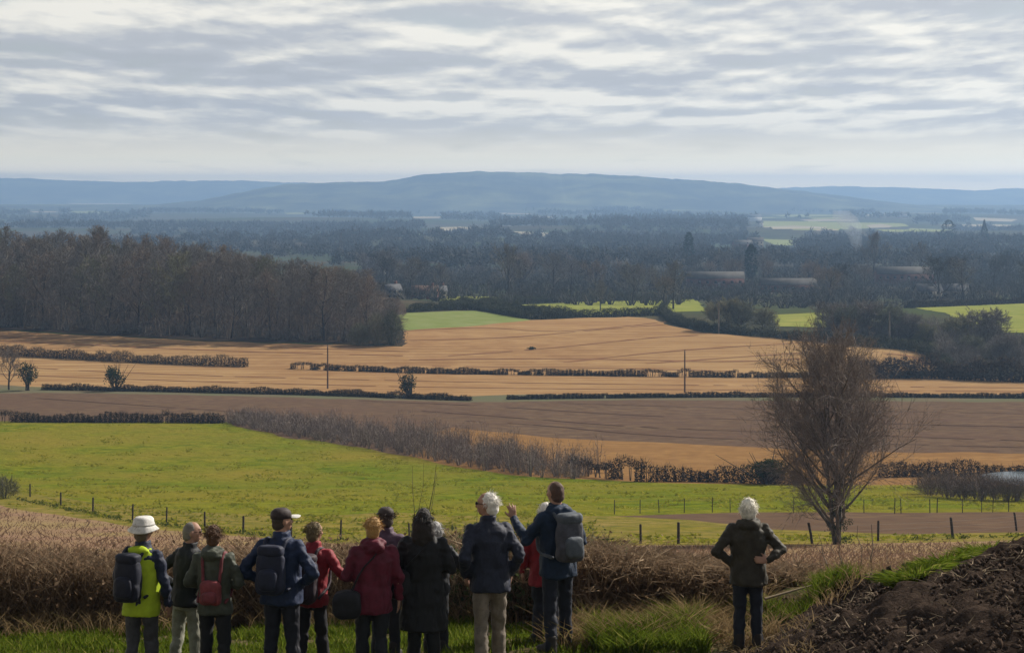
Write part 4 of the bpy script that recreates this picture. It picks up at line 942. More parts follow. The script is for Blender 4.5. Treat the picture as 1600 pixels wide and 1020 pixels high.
def hand(g, w, d, n, curl=.35, spread=.12, side=1):
    """palm, four jointed fingers and a thumb; w wrist, d pointing direction, n palm normal"""
    w = np.array(w, float); d = np.array(d, float); d /= np.linalg.norm(d); n = np.array(n, float); n = n - d * n.dot(d); n /= np.linalg.norm(n); s = np.cross(d, n) * side
    for i in range(4):
        o = (i - 1.5) * .021; k = w + d * (.088 - abs(i - 1.2) * .004) + s * o
        g.add(*cap_mesh(w + s * o * .6 + d * .01, k, .0165, .0125, 8, 2))
        L = (.070, .080, .075, .058)[i]; fd = d + s * spread * (i - 1.5); fd /= np.linalg.norm(fd)
        a1 = curl * .8; d1 = fd * math.cos(a1) + n * math.sin(a1); m1 = k + d1 * L * .5; a2 = curl * 1.9; d2 = fd * math.cos(a2) + n * math.sin(a2); m2 = m1 + d2 * L * .5
        g.add(*cap_mesh(k, m1, .0105, .0095, 8, 2)); g.add(*cap_mesh(m1, m2, .0095, .008, 8, 2))
    b = w + d * .025 - s * .03; td = d * .62 - s * .75 + n * .25; td /= np.linalg.norm(td); t1 = b + td * .04; t2 = t1 + (td * .7 + d * .5) * .032
    g.add(*cap_mesh(w + d * .01 - s * .012, b, .015, .0145, 8, 2)); g.add(*cap_mesh(b, t1, .0135, .0115, 8, 2)); g.add(*cap_mesh(t1, t2, .0115, .009, 8, 2))
POSES = {   # elbow, wrist, pointing, palm normal (right arm; the left is mirrored)
    'hang': ((.275, -.02, 1.13), (.285, .07, .885), (.05, .15, -1), (-1, 0, 0)),
    'front': ((.285, -.03, 1.14), (.13, .20, 1.08), (-.8, .5, .1), (0, -.3, -1)),
    'pocket': ((.275, -.13, 1.15), (.23, .06, .95), (-.1, .5, -1), (-1, 0, 0)),
    'hip': ((.375, -.10, 1.15), (.20, .03, 1.01), (-.6, .7, -.3), (-.5, 0, .2)),
    'hipback': ((.375, -.04, 1.16), (.205, -.165, 1.06), (-1, -.12, .12), (0, 1, -.2)),
    'raised': ((.30, .12, 1.16), (.335, .30, 1.36), (.05, .15, 1), (-.2, 1, 0)),
    'out': ((.36, .02, 1.17), (.36, .24, 1.10), (.0, 1, 0), (-1, 0, 0)),
}
def person(px, d, headrow, yaw, label, jacket, trousers, hair=None, hairkind='short', headyaw=0.0, pitch=0.0, larm='hang', rarm='hang', hem=.80, boots=(0.03, 0.025, 0.022), hat=None, wide=1.0, lean=(0, 0), stance=.105, hood=None,
           collar=True, vest=None, skin=SKIN, glasses=None, gloves=None, extra=0.0, seed=1.0, skirt=0.0, step=0.0):
    p = at(px, d); feetrow = HOR - p[2] / d * F; St = (feetrow - headrow) * d / F - extra; k = St / 1.755
    e = empty('person', p, yaw)
    def xf(v):
        v = v.copy(); f = np.clip((v[:, 2] - .8) / .9, 0, 1.2); v[:, 0] += lean[0] * f; v[:, 1] += lean[1] * f
        return v * k
    Hm = rotz(headyaw) @ rotx(pitch); piv = np.array([0, -.005, 1.52])
    def hx(v): return xf((np.asarray(v) - piv) @ Hm.T + piv)
    def H(g, vt): v, t = vt; g.add((v - piv) @ Hm.T + piv, t)
    # body: one continuous figure
    b = G()
    H(b, ell((0, .004, 1.648), (.074, .094, .108))); H(b, ell((0, .036, 1.585), (.053, .062, .058))); H(b, ell((0, .062, 1.556), (.026, .03, .022)))
    H(b, cap_mesh((0, .092, 1.652), (0, .113, 1.618), .010, .0155, 8, 2)); H(b, ell((0, .082, 1.682), (.05, .018, .012))); H(b, ell((0, .092, 1.578), (.024, .012, .012)))
    for s in (-1, 1):
        H(b, ell((s * .076, -.004, 1.635), (.012, .024, .034))); H(b, ell((s * .04, .07, 1.618), (.024, .024, .022)))
    b.add(*cap_mesh((0, -.018, 1.42), (0, -.006, 1.57), .062, .056))
    b.add(*loft([(.84, 0, 0, .10, .075), (.95, 0, 0, .125, .085), (1.08, 0, 0, .11, .075), (1.28, 0, 0, .13, .085), (1.39, 0, 0, .125, .065), (1.44, 0, -.01, .07, .055)]))
    j = G(); wide = wide * .93; jw = wide
    hz = hem; flare = skirt
    j.add(*loft([(hz, 0, -.005, (.205 + flare) * jw, (.15 + flare * .7) * jw), (hz + .02, 0, -.005, (.21 + flare) * jw, (.155 + flare * .7) * jw), ((hz + 1.02) / 2, 0, 0, (.205 + flare * .5) * jw, (.152 + flare * .3) * jw), (1.03, 0, 0, .19 * jw, .14 * jw), (1.16, 0, -.004, .195 * jw, .142 * jw), (1.30, 0, -.01, .208 * jw, .145 * jw), (1.385, 0, -.012, .20 * jw, .125), (1.435, 0, -.014, .155, .10), (1.47, 0, -.014, .10, .085)]))
    if collar: j.add(*loft([(1.43, 0, -.012, .10, .095), (1.50, 0, -.012, .082, .084), (1.535, 0, -.008, .080, .082)]))
    if hood: j.add(*ell((0, -.105, 1.455), (.125, .075, .072))); j.add(*cap_mesh((-.09, -.05, 1.475), (.09, -.05, 1.475), .05, .05)); 
    for s, pose in ((-1, larm), (1, rarm)):
        el, wr, dr, nm = POSES[pose] if isinstance(pose, str) else pose
        m = np.array([s, 1, 1]); el, wr, dr, nm = (np.array(q) * m for q in (el, wr, dr, nm)); sh = np.array([s * .178 * (jw * .5 + .5), -.01, 1.395])
        b.add(*cap_mesh(sh * [.92, 1, 1] - [0, 0, .015], el, .040, .030)); b.add(*cap_mesh(el, wr, .030, .024)); b.add(*cap_mesh(wr - (wr - el) * .1, wr + dr / np.linalg.norm(dr) * .02, .026, .024)); hand(b, wr, dr, nm, .95 if pose == 'pocket' else .30, .17 if pose == 'raised' else .04, s)
        j.add(*cap_mesh(sh, el, 0.070 * (jw * .5 + .5), .057)); mid = (el + wr) / 2; j.add(*cap_mesh(el, mid, .058, .053)); j.add(*cap_mesh(mid, wr - (wr - el) * .03, .053, .046))
    tr = G(); tr.add(*loft([(.80, 0, 0, .155 * wide, .118 * wide), (.90, 0, 0, .178 * wide, .13 * wide), (1.0, 0, 0, .172 * wide, .122 * wide), (1.05, 0, 0, .165 * wide, .115 * wide)]))
    for s in (-1, 1):
        fy = step * s; hp = np.array([s * .088, 0, .90]); kn = np.array([s * (.5 * .088 + .5 * stance), fy * .5 + .015, .49]); an = np.array([s * stance, fy - .01, .09])
        b.add(*cap_mesh(hp, kn, .062, .045)); b.add(*cap_mesh(kn, an, .043, .032)); b.add(*cap_mesh(an + [0, -.02, -.04], an + [s * .02, .17, -.05], .036, .03))
        tr.add(*cap_mesh(hp, kn, .095 * wide, .073)); tr.add(*cap_mesh(kn, an + [0, 0, .05], .072, .066)); tr.add(*cap_mesh(an + [0, 0, .06], an + [0, .0, .0], .068, .067))
        bo = G(); bo.add(*cap_mesh(an + [0, -.025, -.035], an + [s * .02, .175, -.045], .055, .046)); bo.add(*cap_mesh(an + [0, -.015, -.02], an + [0, -.015, .09], .055, .056)); bo.add(*cap_mesh(an + [0, .06, 0], an + [s * .01, .12, -.02], .045, .04))
        shape('boot', bo, fabric(boots, .7), e, .014, .5, 0.0, xf=xf)
    shape('body', b, mat_skin(skin), e, .009, .35, 0, smooth=2, xf=xf)
    shape('jacket', j, fabric(jacket), e, .014, .7, .019, 8.5, 2, seed, (1, 1, 1.25), xf=xf)
    shape('trousers', tr, fabric(trousers), e, .014, .6, .014, 8.0, 2, seed + 5, (1, 1, 1.6), xf=xf)
    for s in (-1, 1):
        ey, et = ell((s * .032, .088, 1.652), (.013, .010, .009), 10, 8); obj('eye', np_mesh('eye', hx(ey), et, True), M['eye'], e)
    if hair:
        h = G(); hm_ = fabric(hair, .9, .8)
        if hairkind == 'bald':
            H(h, ell((0, -.018, 1.654), (.0785, .091, .1035))); H(h, ell((0, -.04, 1.60), (.07, .064, .06)))
        else:
            H(h, ell((0, -.022, 1.657), (.083, .095, .102)))
            H(h, ell((0, -.045, 1.600), (.074, .07, .075)))
            if hairkind in ('bob', 'long'): H(h, ell((0, -.03, 1.61), (.101, .092, .12)))
            if hairkind == 'long': h.add(*ell((0, -.085, 1.49), (.125, .065, .15))); h.add(*ell((0, -.05, 1.57), (.12, .095, .12)))
        shape('hair', h, hm_, e, .011, .6, .008 if hairkind != 'bald' else .003, 26, 2, seed, xf=xf)
        if hairkind != 'bald':      # loose strands
            n = 420; r = np.random.default_rng(int(seed * 10)); dd = unit(r.normal(size=(n, 3))); dd[:, 2] = np.abs(dd[:, 2]) * .9 - (.15 if hairkind == 'short' else .45); dd = unit(dd); dd = dd[dd[:, 1] < .35]
            rr = np.array([.088, .097, .104]) * (1.12 if hairkind != 'short' else 1.0); p0 = dd * rr + np.array([0, -.024, 1.655]); fl = unit(np.stack([dd[:, 0] * .3, dd[:, 1] * .5 - .2, -np.ones(len(dd)) * (.3 if hairkind == 'short' else .9)], 1) + r.normal(size=dd.shape) * .35 + dd * .5)
            v, t = slivers(hx(p0), hx(p0 + fl * (.03 + .035 * r.random((len(dd), 1)))), np.full(len(dd), .006), r); obj('hair_strands', np_mesh('hair_strands', v, t), hm_, e)
    if hat:
        kind, hc, bc = hat
        if kind == 'bucket':
            pr = [(1.665, .150, .165), (1.672, .152, .167), (1.70, .112, .125), (1.725, .103, .116), (1.77, .095, .108), (1.79, .075, .088), (1.797, .03, .04)]
            g = G(); v, t = loft([(z, 0, -.005, a, b_) for z, a, b_ in pr], 26); r = np.random.default_rng(3); th = np.arctan2(v[:, 1], v[:, 0]); v[:, 2] += np.where(v[:, 2] < 1.69, np.sin(th * 2 + .8) * .012 - .02, 0)
            H(g, (v, t)); q, t = g.arr(); obj('hat', np_mesh('hat', xf(q), t, True), fabric(hc, .9), e)
            g = G(); v, t = loft([(1.702, 0, -.005, .1125, .1255), (1.725, 0, -.005, .106, .119), (1.727, 0, -.005, .10, .11)], 26); H(g, (v, t)); q, t = g.arr(); obj('hat_band', np_mesh('hat_band', xf(q), t, True), fabric(bc, .9), e)
        else:
            g = G(); v, t = loft([(1.665, 0, -.01, .088, .104), (1.70, 0, -.01, .090, .106), (1.735, 0, -.01, .080, .094), (1.762, 0, -.01, .05, .06), (1.768, 0, -.01, .015, .02)], 24); H(g, (v, t)); q, t = g.arr(); hh = obj('cap', np_mesh('cap', xf(q), t, True), fabric(hc, .9), e)
            g = G(); v, t = ell((0, .125, 1.678), (.072, .075, .010)); v[:, 2] -= np.abs(v[:, 0]) ** 2 * 3.0; H(g, (v, t)); q, t = g.arr(); obj('brim', np_mesh('brim', xf(q), t, True), fabric(bc, .9), hh)
    if glasses:
        g = G()
        for s in (-1, 1): H(g, ell((s * .034, .103, 1.652), (.026, .006, .018))); H(g, cap_mesh((s * .06, .09, 1.656), (s * .08, .0, 1.65), .003, .003, 6, 2))
        H(g, cap_mesh((-.012, .106, 1.655), (.012, .106, 1.655), .003, .003, 6, 2)); q, t = g.arr(); obj('glasses', np_mesh('glasses', xf(q), t, True), M['lens'], e)
    if vest:
        v = G(); w_ = wide * 1.05
        v.add(*loft([(hz - .03, 0, -.005, .215 * w_, .162 * w_), (.98, 0, 0, .205 * w_, .155 * w_), (1.16, 0, -.004, .205 * w_, .154 * w_), (1.30, 0, -.01, .20 * w_, .158 * w_), (1.40, 0, -.012, .165, .132), (1.445, 0, -.014, .13, .11), (1.475, 0, -.014, .10, .09)]))
        v.add(*ell((0, -.105, 1.45), (.13, .06, .05)))
        shape('vest', v, M['hivis'], e, .014, .7, .010, 7, 3, seed + 2, (1, 1, 1.5), xf=xf)
        for z in ():
            q, t = loft([(z, 0, 0, .213 * w_, .163 * w_), (z + .05, 0, 0, .213 * w_, .163 * w_)]); obj('reflective_band', np_mesh('band', xf(q), t[:-44], True), M['reflect'], e)
    tag(e, label, 'person')
    return e, k, yaw, p, lean
M['eye'] = mat_simple('eye', (0.03, 0.025, 0.02), .2, .5, .1)
M['lens'] = mat_simple('dark_lens', (0.012, 0.012, 0.014), .15, .5, .1)
M['hivis'] = mat_simple('high_visibility_yellow', (0.42, 0.55, 0.03), .7, .2, .1, 10, .3, .02)
M['reflect'] = mat_simple('reflective_tape', (0.42, 0.45, 0.36), .4, .5, .05)

def backpack(who, label, c, c2=None, w=.32, h=.46, dp=.17, z=1.18, x=0.0, pocket=True, y=-.16, lid=True, straps=True, tilt=0.0):
    e0, k, yaw, p, lean = who; c2 = c2 or c
    e = empty('backpack', e0.location, yaw)
    f = max(0, (z - .8) / .9)
    def X(v): v = np.asarray(v, float); v = (v - [0, 0, z]) @ np.array(Matrix.Rotation(tilt, 3, 'Y')).T + [0, 0, z]; return (v + np.array([x + lean[0] * f, lean[1] * f, 0])) * k
    g = G().add(*ell((0, y - dp / 2, z), (w / 2, dp / 2, h / 2), 24, 16, .55)).add(*ell((0, y - dp / 2 - .01, z - h * .25), (w / 2 * 1.04, dp / 2 * 1.05, h * .25), 24, 14, .6))
    shape('pack_body', g, fabric(c, .75), e, .014, .6, .010, 9, 3, z * 7, xf=X)
    if pocket:
        g = G().add(*ell((0, y - dp - .01, z - h * .15), (w * .36, .05, h * .24), 20, 12, .6)); shape('front_pocket', g, fabric(c2, .75), e, .012, .6, .006, 12, 3, xf=X)
    if lid:
        g = G().add(*ell((0, y - dp * .5, z + h * .45), (w * .47, dp * .55, .06), 20, 10, .6)); shape('lid', g, fabric(c2, .75), e, .012, .6, .006, 12, 3, xf=X)
    if straps:
        for s in (-1, 1):
            pts = [(s * .09, y - .02, z + h * .38), (s * .11, -.10, 1.475), (s * .125, .05, 1.45), (s * .135, .15, 1.32), (s * .15, .15, 1.16), (s * .18, .06, 1.03), (s * .15, y, z - h * .40)]
            g = G()
            pts = smooth_path(np.array(pts), 1)
            for a, b_ in zip(pts[:-1], pts[1:]): g.add(*cap_mesh(a, b_, .022, .022, 8, 2))
            shape('shoulder_strap', g, fabric(c2, .75), e, .013, .6, xf=X)
    return tag(e, label, 'backpack')
NAVY = (0.014, 0.018, 0.034); BLACK = (0.011, 0.012, 0.016)
P1 = person(221, 20.8, 808, R(-20), 'person in pale bucket hat, yellow high-visibility vest and grey trousers', (0.015, 0.021, 0.048), (0.06, 0.058, 0.064), (0.12, .09, .06), 'short', hat=('bucket', (0.70, 0.68, 0.64), (0.55, 0.53, 0.5)), vest=True, headyaw=R(-8), extra=.03, seed=1.3, step=.06, lean=(.01, .03), hem=.79, rarm='hang', larm='front')
backpack(P1, 'dark navy backpack over the yellow vest of the hatted person', (0.013, 0.015, 0.03), None, .29, .48, .17, 1.17, x=-.03)
P2 = person(290, 21.1, 817, R(-38), 'grey-haired man in black jacket and pale trousers turning his face to the side', BLACK, (0.30, 0.30, 0.24), (0.18, 0.16, 0.14), 'bald', headyaw=R(-42), larm='hip', rarm='front', lean=(.0, .10), glasses=True, seed=2.7, hem=.84, boots=(.05, .04, .03), step=.08, extra=0)
P3 = person(336, 20.6, 820, R(-6), 'person with short brown hair and olive jacket wearing a small red pack', (0.066, 0.074, 0.054), (0.012, 0.012, 0.015), (0.10, 0.048, 0.022), 'short', hood=True, larm='front', rarm='front', step=-.05, lean=(-.02, .02), seed=3.9, hem=.80, wide=.98, stance=.12)
backpack(P3, 'small brick-red daypack on the olive jacket', (0.22, 0.045, 0.05), (0.17, 0.035, 0.042), .23, .27, .11, 1.06, lid=False, y=-.13)
P4 = person(440, 20.6, 793, R(-16), 'tall man in blue jacket with hands on hips and a white-peaked dark cap', (0.011, 0.023, 0.066), (0.012, 0.013, 0.022), (0.05, .035, .025), 'bald', headyaw=R(-42), hat=('cap', (0.035, 0.022, 0.022), (0.62, 0.6, 0.56)), larm='hip', rarm='hip', hem=.82, wide=1.1, seed=4.4, extra=.01, stance=.13)
backpack(P4, 'dark navy rucksack on the blue jacket of the tall man', (0.014, 0.018, 0.042), None, .29, .46, .14, 1.17, x=-.02)
P5 = person(487, 21.1, 815, R(-20), 'person with short fair-brown hair in a bright red jacket carrying a maroon rucksack', (0.25, 0.016, 0.026), (0.016, 0.015, 0.020), (0.15, 0.11, 0.05), 'short', larm='front', rarm='out', hem=.80, step=.07, lean=(.03, .02), seed=5.1, headyaw=R(-12), stance=.12)
backpack(P5, 'dark maroon rucksack on the bright red jacket', (0.030, 0.017, 0.026), None, .34, .54, .19, 1.14)
P6 = person(581, 20.6, 807, R(4), 'fair-haired person in crimson jacket standing in the middle of the group', (0.11, 0.008, 0.024), (0.013, 0.014, 0.020), (0.42, 0.25, 0.09), 'short', hood=True, larm='front', rarm='hang', hem=.75, wide=1.1, step=-.04, lean=(.02, .0), seed=6.2, headyaw=R(-10))
P7 = person(603, 22.0, 793, R(-8), 'person in dark cap and mauve jacket half hidden behind the crimson jacket', (0.095, 0.055, 0.085), (0.014, 0.014, 0.02), (0.07, 0.05, 0.04), 'short', hat=('cap', (0.055, 0.04, 0.036), (0.05, 0.04, 0.035)), headyaw=R(30), larm='front', rarm='front', seed=7.7)
P8 = person(662, 20.8, 793, R(-4), 'person with long dark hair in a long black coat', (0.008, 0.008, 0.010), (0.008, 0.008, 0.010), (0.022, 0.017, 0.015), 'long', larm='front', rarm='front', hem=.50, wide=1.12, seed=8.3, skirt=.03, collar=True)
P9 = person(681, 22.1, 814, R(-14), 'person in dark jacket with a pale grey scarf mostly hidden by the long black coat', (0.016, 0.017, 0.022), (0.014, 0.014, 0.018), (0.40, 0.39, 0.38), 'bob', rarm='out', larm='front', seed=9.2)
P10 = person(766, 21.0, 770, R(14), 'white-haired man in navy jacket and beige trousers looking left through dark glasses', (0.016, 0.020, 0.040), (0.20, 0.165, 0.13), (0.78, 0.75, 0.70), 'short', headyaw=R(58), larm='pocket', rarm='pocket', hem=.80, wide=1.06, step=.09, lean=(-.02, .03), seed=10.4, glasses=True, boots=(.04, .03, .025))
P11 = person(872, 22.0, 752, R(30), 'tall man with cropped hair in blue jacket raising his hand to point', (0.009, 0.024, 0.055), (0.012, 0.015, 0.028), (0.09, 0.05, 0.035), 'bald', larm='raised', rarm='front', hem=.78, hood=True, wide=1.04, step=.08, lean=(-.02, .02), seed=11.6, headyaw=R(4), stance=.14)
backpack(P11, 'grey rucksack on the back of the man who points', (0.07, 0.072, 0.09), (0.085, 0.10, 0.12), .29, .47, .17, 1.20)
P12 = person(853, 22.7, 784, R(10), 'white-haired person in red coat mostly hidden behind the pointing man', (0.28, 0.02, 0.03), (0.014, 0.016, 0.028), (0.80, 0.76, 0.70), 'bob', larm='hang', rarm='hang', hem=.72, seed=12.8, wide=1.15)
P13 = person(1169, 21.8, 777, R(0), 'white-haired woman in dark olive jacket standing apart with hands on hips', (0.042, 0.035, 0.023), (0.013, 0.016, 0.027), (0.80, 0.76, 0.66), 'bob', larm='hip', rarm='hipback', hem=.76, hood=True, seed=13.1, wide=1.12, boots=(.03, .022, .018))
# shoulder bags hanging at the side
def shoulder_bag(who, label, c, side, z=.86, w=.30, h=.30, x=.26, y=-.12):
    e0, k, yaw, p, lean = who; e = empty('shoulder_bag', e0.location, yaw)
    def X(v): return np.asarray(v) * k
    g = G().add(*ell((side * x, y, z), (w / 2, .10, h / 2), 22, 14, .6)); shape('bag_body', g, fabric(c), e, .013, .6, .012, 8, 3, xf=X)
    g = G(); pts = smooth_path(np.array([(side * (x - .05), y - .02, z + h * .45), (side * .12, -.165, 1.22), (-side * .06, -.16, 1.40), (-side * .10, -.05, 1.475), (-side * .08, .10, 1.42), (side * .10, .17, 1.15), (side * (x - .02), y + .12, z + h * .3)]), 1)
    for a, b_ in zip(pts[:-1], pts[1:]): g.add(*cap_mesh(a, b_, .013, .013, 8, 2))
    shape('strap', g, fabric(c), e, .012, .6, xf=X)
    return tag(e, label, 'bag')
shoulder_bag(P6, 'black shoulder bag hanging at the hip of the crimson jacket', (0.010, 0.010, 0.014), -1)
shoulder_bag(P8, 'black shoulder bag hanging beside the long black coat', (0.011, 0.011, 0.014), -1, .98, .30, .32, .25, -.05)
flush()

# ------------------------------------------------------------------ foreground growth
M['grass'] = mat_plant('fresh_grass', (0.07, 0.11, 0.012), (0.145, 0.19, 0.02), (0.29, 0.27, 0.07), .5)
M['drygrass'] = mat_plant('dry_grass', (0.22, 0.15, 0.075), (0.36, 0.26, 0.14), (0.16, 0.15, 0.04), .35)
M['stalk'] = mat_plant('dead_stalks', (0.15, 0.105, 0.068), (0.30, 0.215, 0.14), (0.45, 0.35, 0.24), .3)
M['deadleaf'] = mat_plant('dead_leaves', (0.13, 0.085, 0.055), (0.24, 0.16, 0.10), (0.38, 0.27, 0.18), .45)
M['bramble'] = mat_plant('bramble_leaves', (0.045, 0.062, 0.025), (0.095, 0.115, 0.05), (0.22, 0.21, 0.13), .4)
M['dirt'] = mat_ground('dark_heaped_soil', [(0.056, 0.041, 0.033), (0.085, 0.062, 0.048), (0.038, 0.028, 0.023)], [1.2, 7], bump=.9, bscale=16, bdist=.05)
M['clod'] = mat_plant('soil_clods', (0.045, 0.034, 0.028), (0.088, 0.064, 0.05), (0.17, 0.13, 0.10), 0)
M['straw'] = mat_plant('straw_bits', (0.20, 0.15, 0.10), (0.38, 0.31, 0.22), None, .1)
HX, HY = 7.95, 20.4
def heap(x, y):
    r = np.sqrt((x - HX) ** 2 + ((y - HY) * 1.15) ** 2); h = 1.85 * (1 - np.clip(r / 5.7, 0, 1.3) ** 1.3)
    return h
def heap_mesh():
    n = 180; xs = np.linspace(HX - 6.2, HX + 6.2, n); ys = np.linspace(HY - 5.6, HY + 5.6, n); X, Y = np.meshgrid(xs, ys)
    nz = np.array([mnoise.fractal(Vector((a * .9, b * .9, 3)), .9, 2.1, 3) * .14 + mnoise.fractal(Vector((a * 4, b * 4, 1)), .8, 2.1, 4) * .09 for a, b in zip(X.ravel(), Y.ravel())]).reshape(X.shape)
    hh = heap(X, Y); Z = ht(X, Y) + np.maximum(hh, -.25) + nz * np.clip(hh * 2 + .5, 0.2, 1) - .03
    i = (np.arange(n - 1)[:, None] * n + np.arange(n - 1)[None]).ravel(); v = np.stack([X, Y, Z], -1).reshape(-1, 3)
    t = np.concatenate([np.stack([i, i + 1, i + n + 1], 1), np.stack([i, i + n + 1, i + n], 1)]); k = (hh.ravel()[t] > -.3).any(1)
    return v, t[k]
hv, htri = heap_mesh()
tag(obj('soil_heap', np_mesh('soil_heap', hv, htri, True), M['dirt']), 'heap of dark brown soil rising at the right', 'soil heap')
def surf(x, y): return ht(x, y) + np.maximum(heap(x, y), 0)
# clods and straw lying on the heap
def clods(n, xs, ys, s0, s1):
    x = xs[0] + (xs[1] - xs[0]) * rng.random(n); y = ys[0] + (ys[1] - ys[0]) * rng.random(n); s = s0 + (s1 - s0) * rng.random(n) ** 3
    b = np.array([[1, 0, 0], [-1, 0, 0], [0, 1, 0], [0, -1, 0], [0, 0, 1], [0, 0, -1]], float); f = np.array([[0, 2, 4], [2, 1, 4], [1, 3, 4], [3, 0, 4], [2, 0, 5], [1, 2, 5], [3, 1, 5], [0, 3, 5]])
    v = (b[None] * (.6 + .7 * rng.random((n, 6, 1))) + rng.normal(size=(n, 6, 3)) * .22) * s[:, None, None]; v += np.stack([x, y, surf(x, y) + s * .1], 1)[:, None]
    return v.reshape(-1, 3), (f[None] + (np.arange(n) * 6)[:, None, None]).reshape(-1, 3)
g = G().add(*clods(13000, (2.4, 9), (16.6, 23.5), .006, .042))
tag(obj('soil_clods', g.mesh('soil_clods'), M['clod']), 'small clods and stones scattered over the soil heap', 'clods', kind='stuff')
n = 1300; x = 2.0 + 6 * rng.random(n); y = 16.6 + 6 * rng.random(n); p = np.stack([x, y, surf(x, y) + .03], 1); d = unit(rng.normal(size=(n, 3)) * [1, 1, .35])
tag(obj('straw_litter', G().add(*slivers(p, p + d * (.06 + .16 * rng.random((n, 1))), np.full(n, .011))).mesh('straw'), M['straw']), 'dead straw and twig litter lying on the soil', 'litter', kind='stuff')

def lawn(xs, ys, n, h0, h1, w=.012, mask=None, tilt=.35, clump=True):
    x = xs[0] + (xs[1] - xs[0]) * rng.random(n); y = ys[0] + (ys[1] - ys[0]) * rng.random(n)
    if clump:
        c = np.array([mnoise.fractal(Vector((a * 1.7, b * 1.7, 5)), .9, 2, 3) for a, b in zip(x, y)]); k = c > -.25 + .4 * rng.random(n) - .2; x, y, c = x[k], y[k], c[k]
    if mask is not None: k = mask(x, y); x, y = x[k], y[k]; c = c[k] if clump else None
    n = len(x); hh = (h0 + (h1 - h0) * rng.random(n)) * (1 + (c * .6 if clump else 0)); a = rng.random(n) * 6.283; tl = tilt * (.3 + rng.random(n))
    p0 = np.stack([x, y, surf(x, y) - .02], 1); d = np.stack([np.cos(a) * tl, np.sin(a) * tl, np.ones(n)], 1); p1 = p0 + d * (hh * .55)[:, None]
    d2 = np.stack([np.cos(a) * tl * 2.2, np.sin(a) * tl * 2.2, np.ones(n) * .75], 1); p2 = p1 + d2 * (hh * .5)[:, None]
    return blades(p0, p1, p2, w * (.7 + .6 * rng.random(n)))
g = G()
g.add(*lawn((-6.5, -.4), (17.5, 25.2), 60000, .06, .17, .016))
g.add(*lawn((-.6, 2.1), (18, 24), 14000, .05, .15, .016))
tag(obj('grass', g.mesh('grass'), M['grass']), 'short fresh green grass where the walkers stand', 'grass', kind='stuff')
g = G().add(*lawn((.9, 2.05), (21.6, 23.2), 9000, .12, .30, .013, None, .5)).add(*lawn((2.5, 4.35), (22.6, 24.6), 16000, .09, .24, .011, lambda x, y: (heap(x, y) < .10) & (np.sin(x * 5.1 + y * 3) + np.sin(x * 2.3 - y * 4.1) > -.5)))
tag(obj('long_grass', g.mesh('long_grass'), M['grass']), 'long green grass on the bank beside the soil heap', 'grass', kind='stuff')
g = G().add(*lawn((.4, 2.9), (22.0, 24.2), 5500, .12, .36, .012, None, .7)).add(*lawn((-6.5, 4.5), (24.2, 25.8), 7000, .15, .4, .012, None, .6)).add(*lawn((2.4, 5.0), (22.7, 24.8), 1500, .08, .22, .010, lambda x, y: heap(x, y) < .25, .7)).add(*lawn((1.4, 3.2), (18.6, 22.5), 1600, .04, .14, .010, lambda x, y: heap(x, y) < .3, .8))
tag(obj('dry_grass', g.mesh('dry_grass'), M['drygrass']), 'pale dry grass lying over the bank among the walkers', 'grass', kind='stuff')
# tussocks on the shoulder of the heap
for px, dd, w_, h_, lab in [(1432, 21.6, .40, .13, 'bright green grass tussock, lowest of three on the shoulder of the soil heap'), (1478, 22.2, .36, .12, 'green grass tussock, middle one of three on the shoulder of the soil heap'), (1545, 22.6, .36, .11, 'green grass tussock, highest of three on the shoulder of the soil heap')]:
    x0 = (px - 800) / F * dd; n = 900; a = rng.random(n) * 6.283; q = np.sqrt(rng.random(n)) * w_ * .6; x = x0 + np.cos(a) * q; y = dd + np.sin(a) * q; z = surf(x, y) + .02
    p0 = np.stack([x, y, z], 1); o_ = np.stack([np.cos(a) * q, np.sin(a) * q, np.full(n, h_ * 1.1)], 1) + rng.normal(size=(n, 3)) * .04; p1 = p0 + o_ * .6; p2 = p1 + o_ * np.array([1.0, 1.0, .25]) * .6
    c0 = np.array([x0, dd, float(surf(x0, dd))])
    tag(obj('grass_tussock', G().add(*blades(p0 - c0, p1 - c0, p2 - c0, np.full(n, .013))).mesh('tussock'), M['grass'], None, c0), lab, 'tussock')

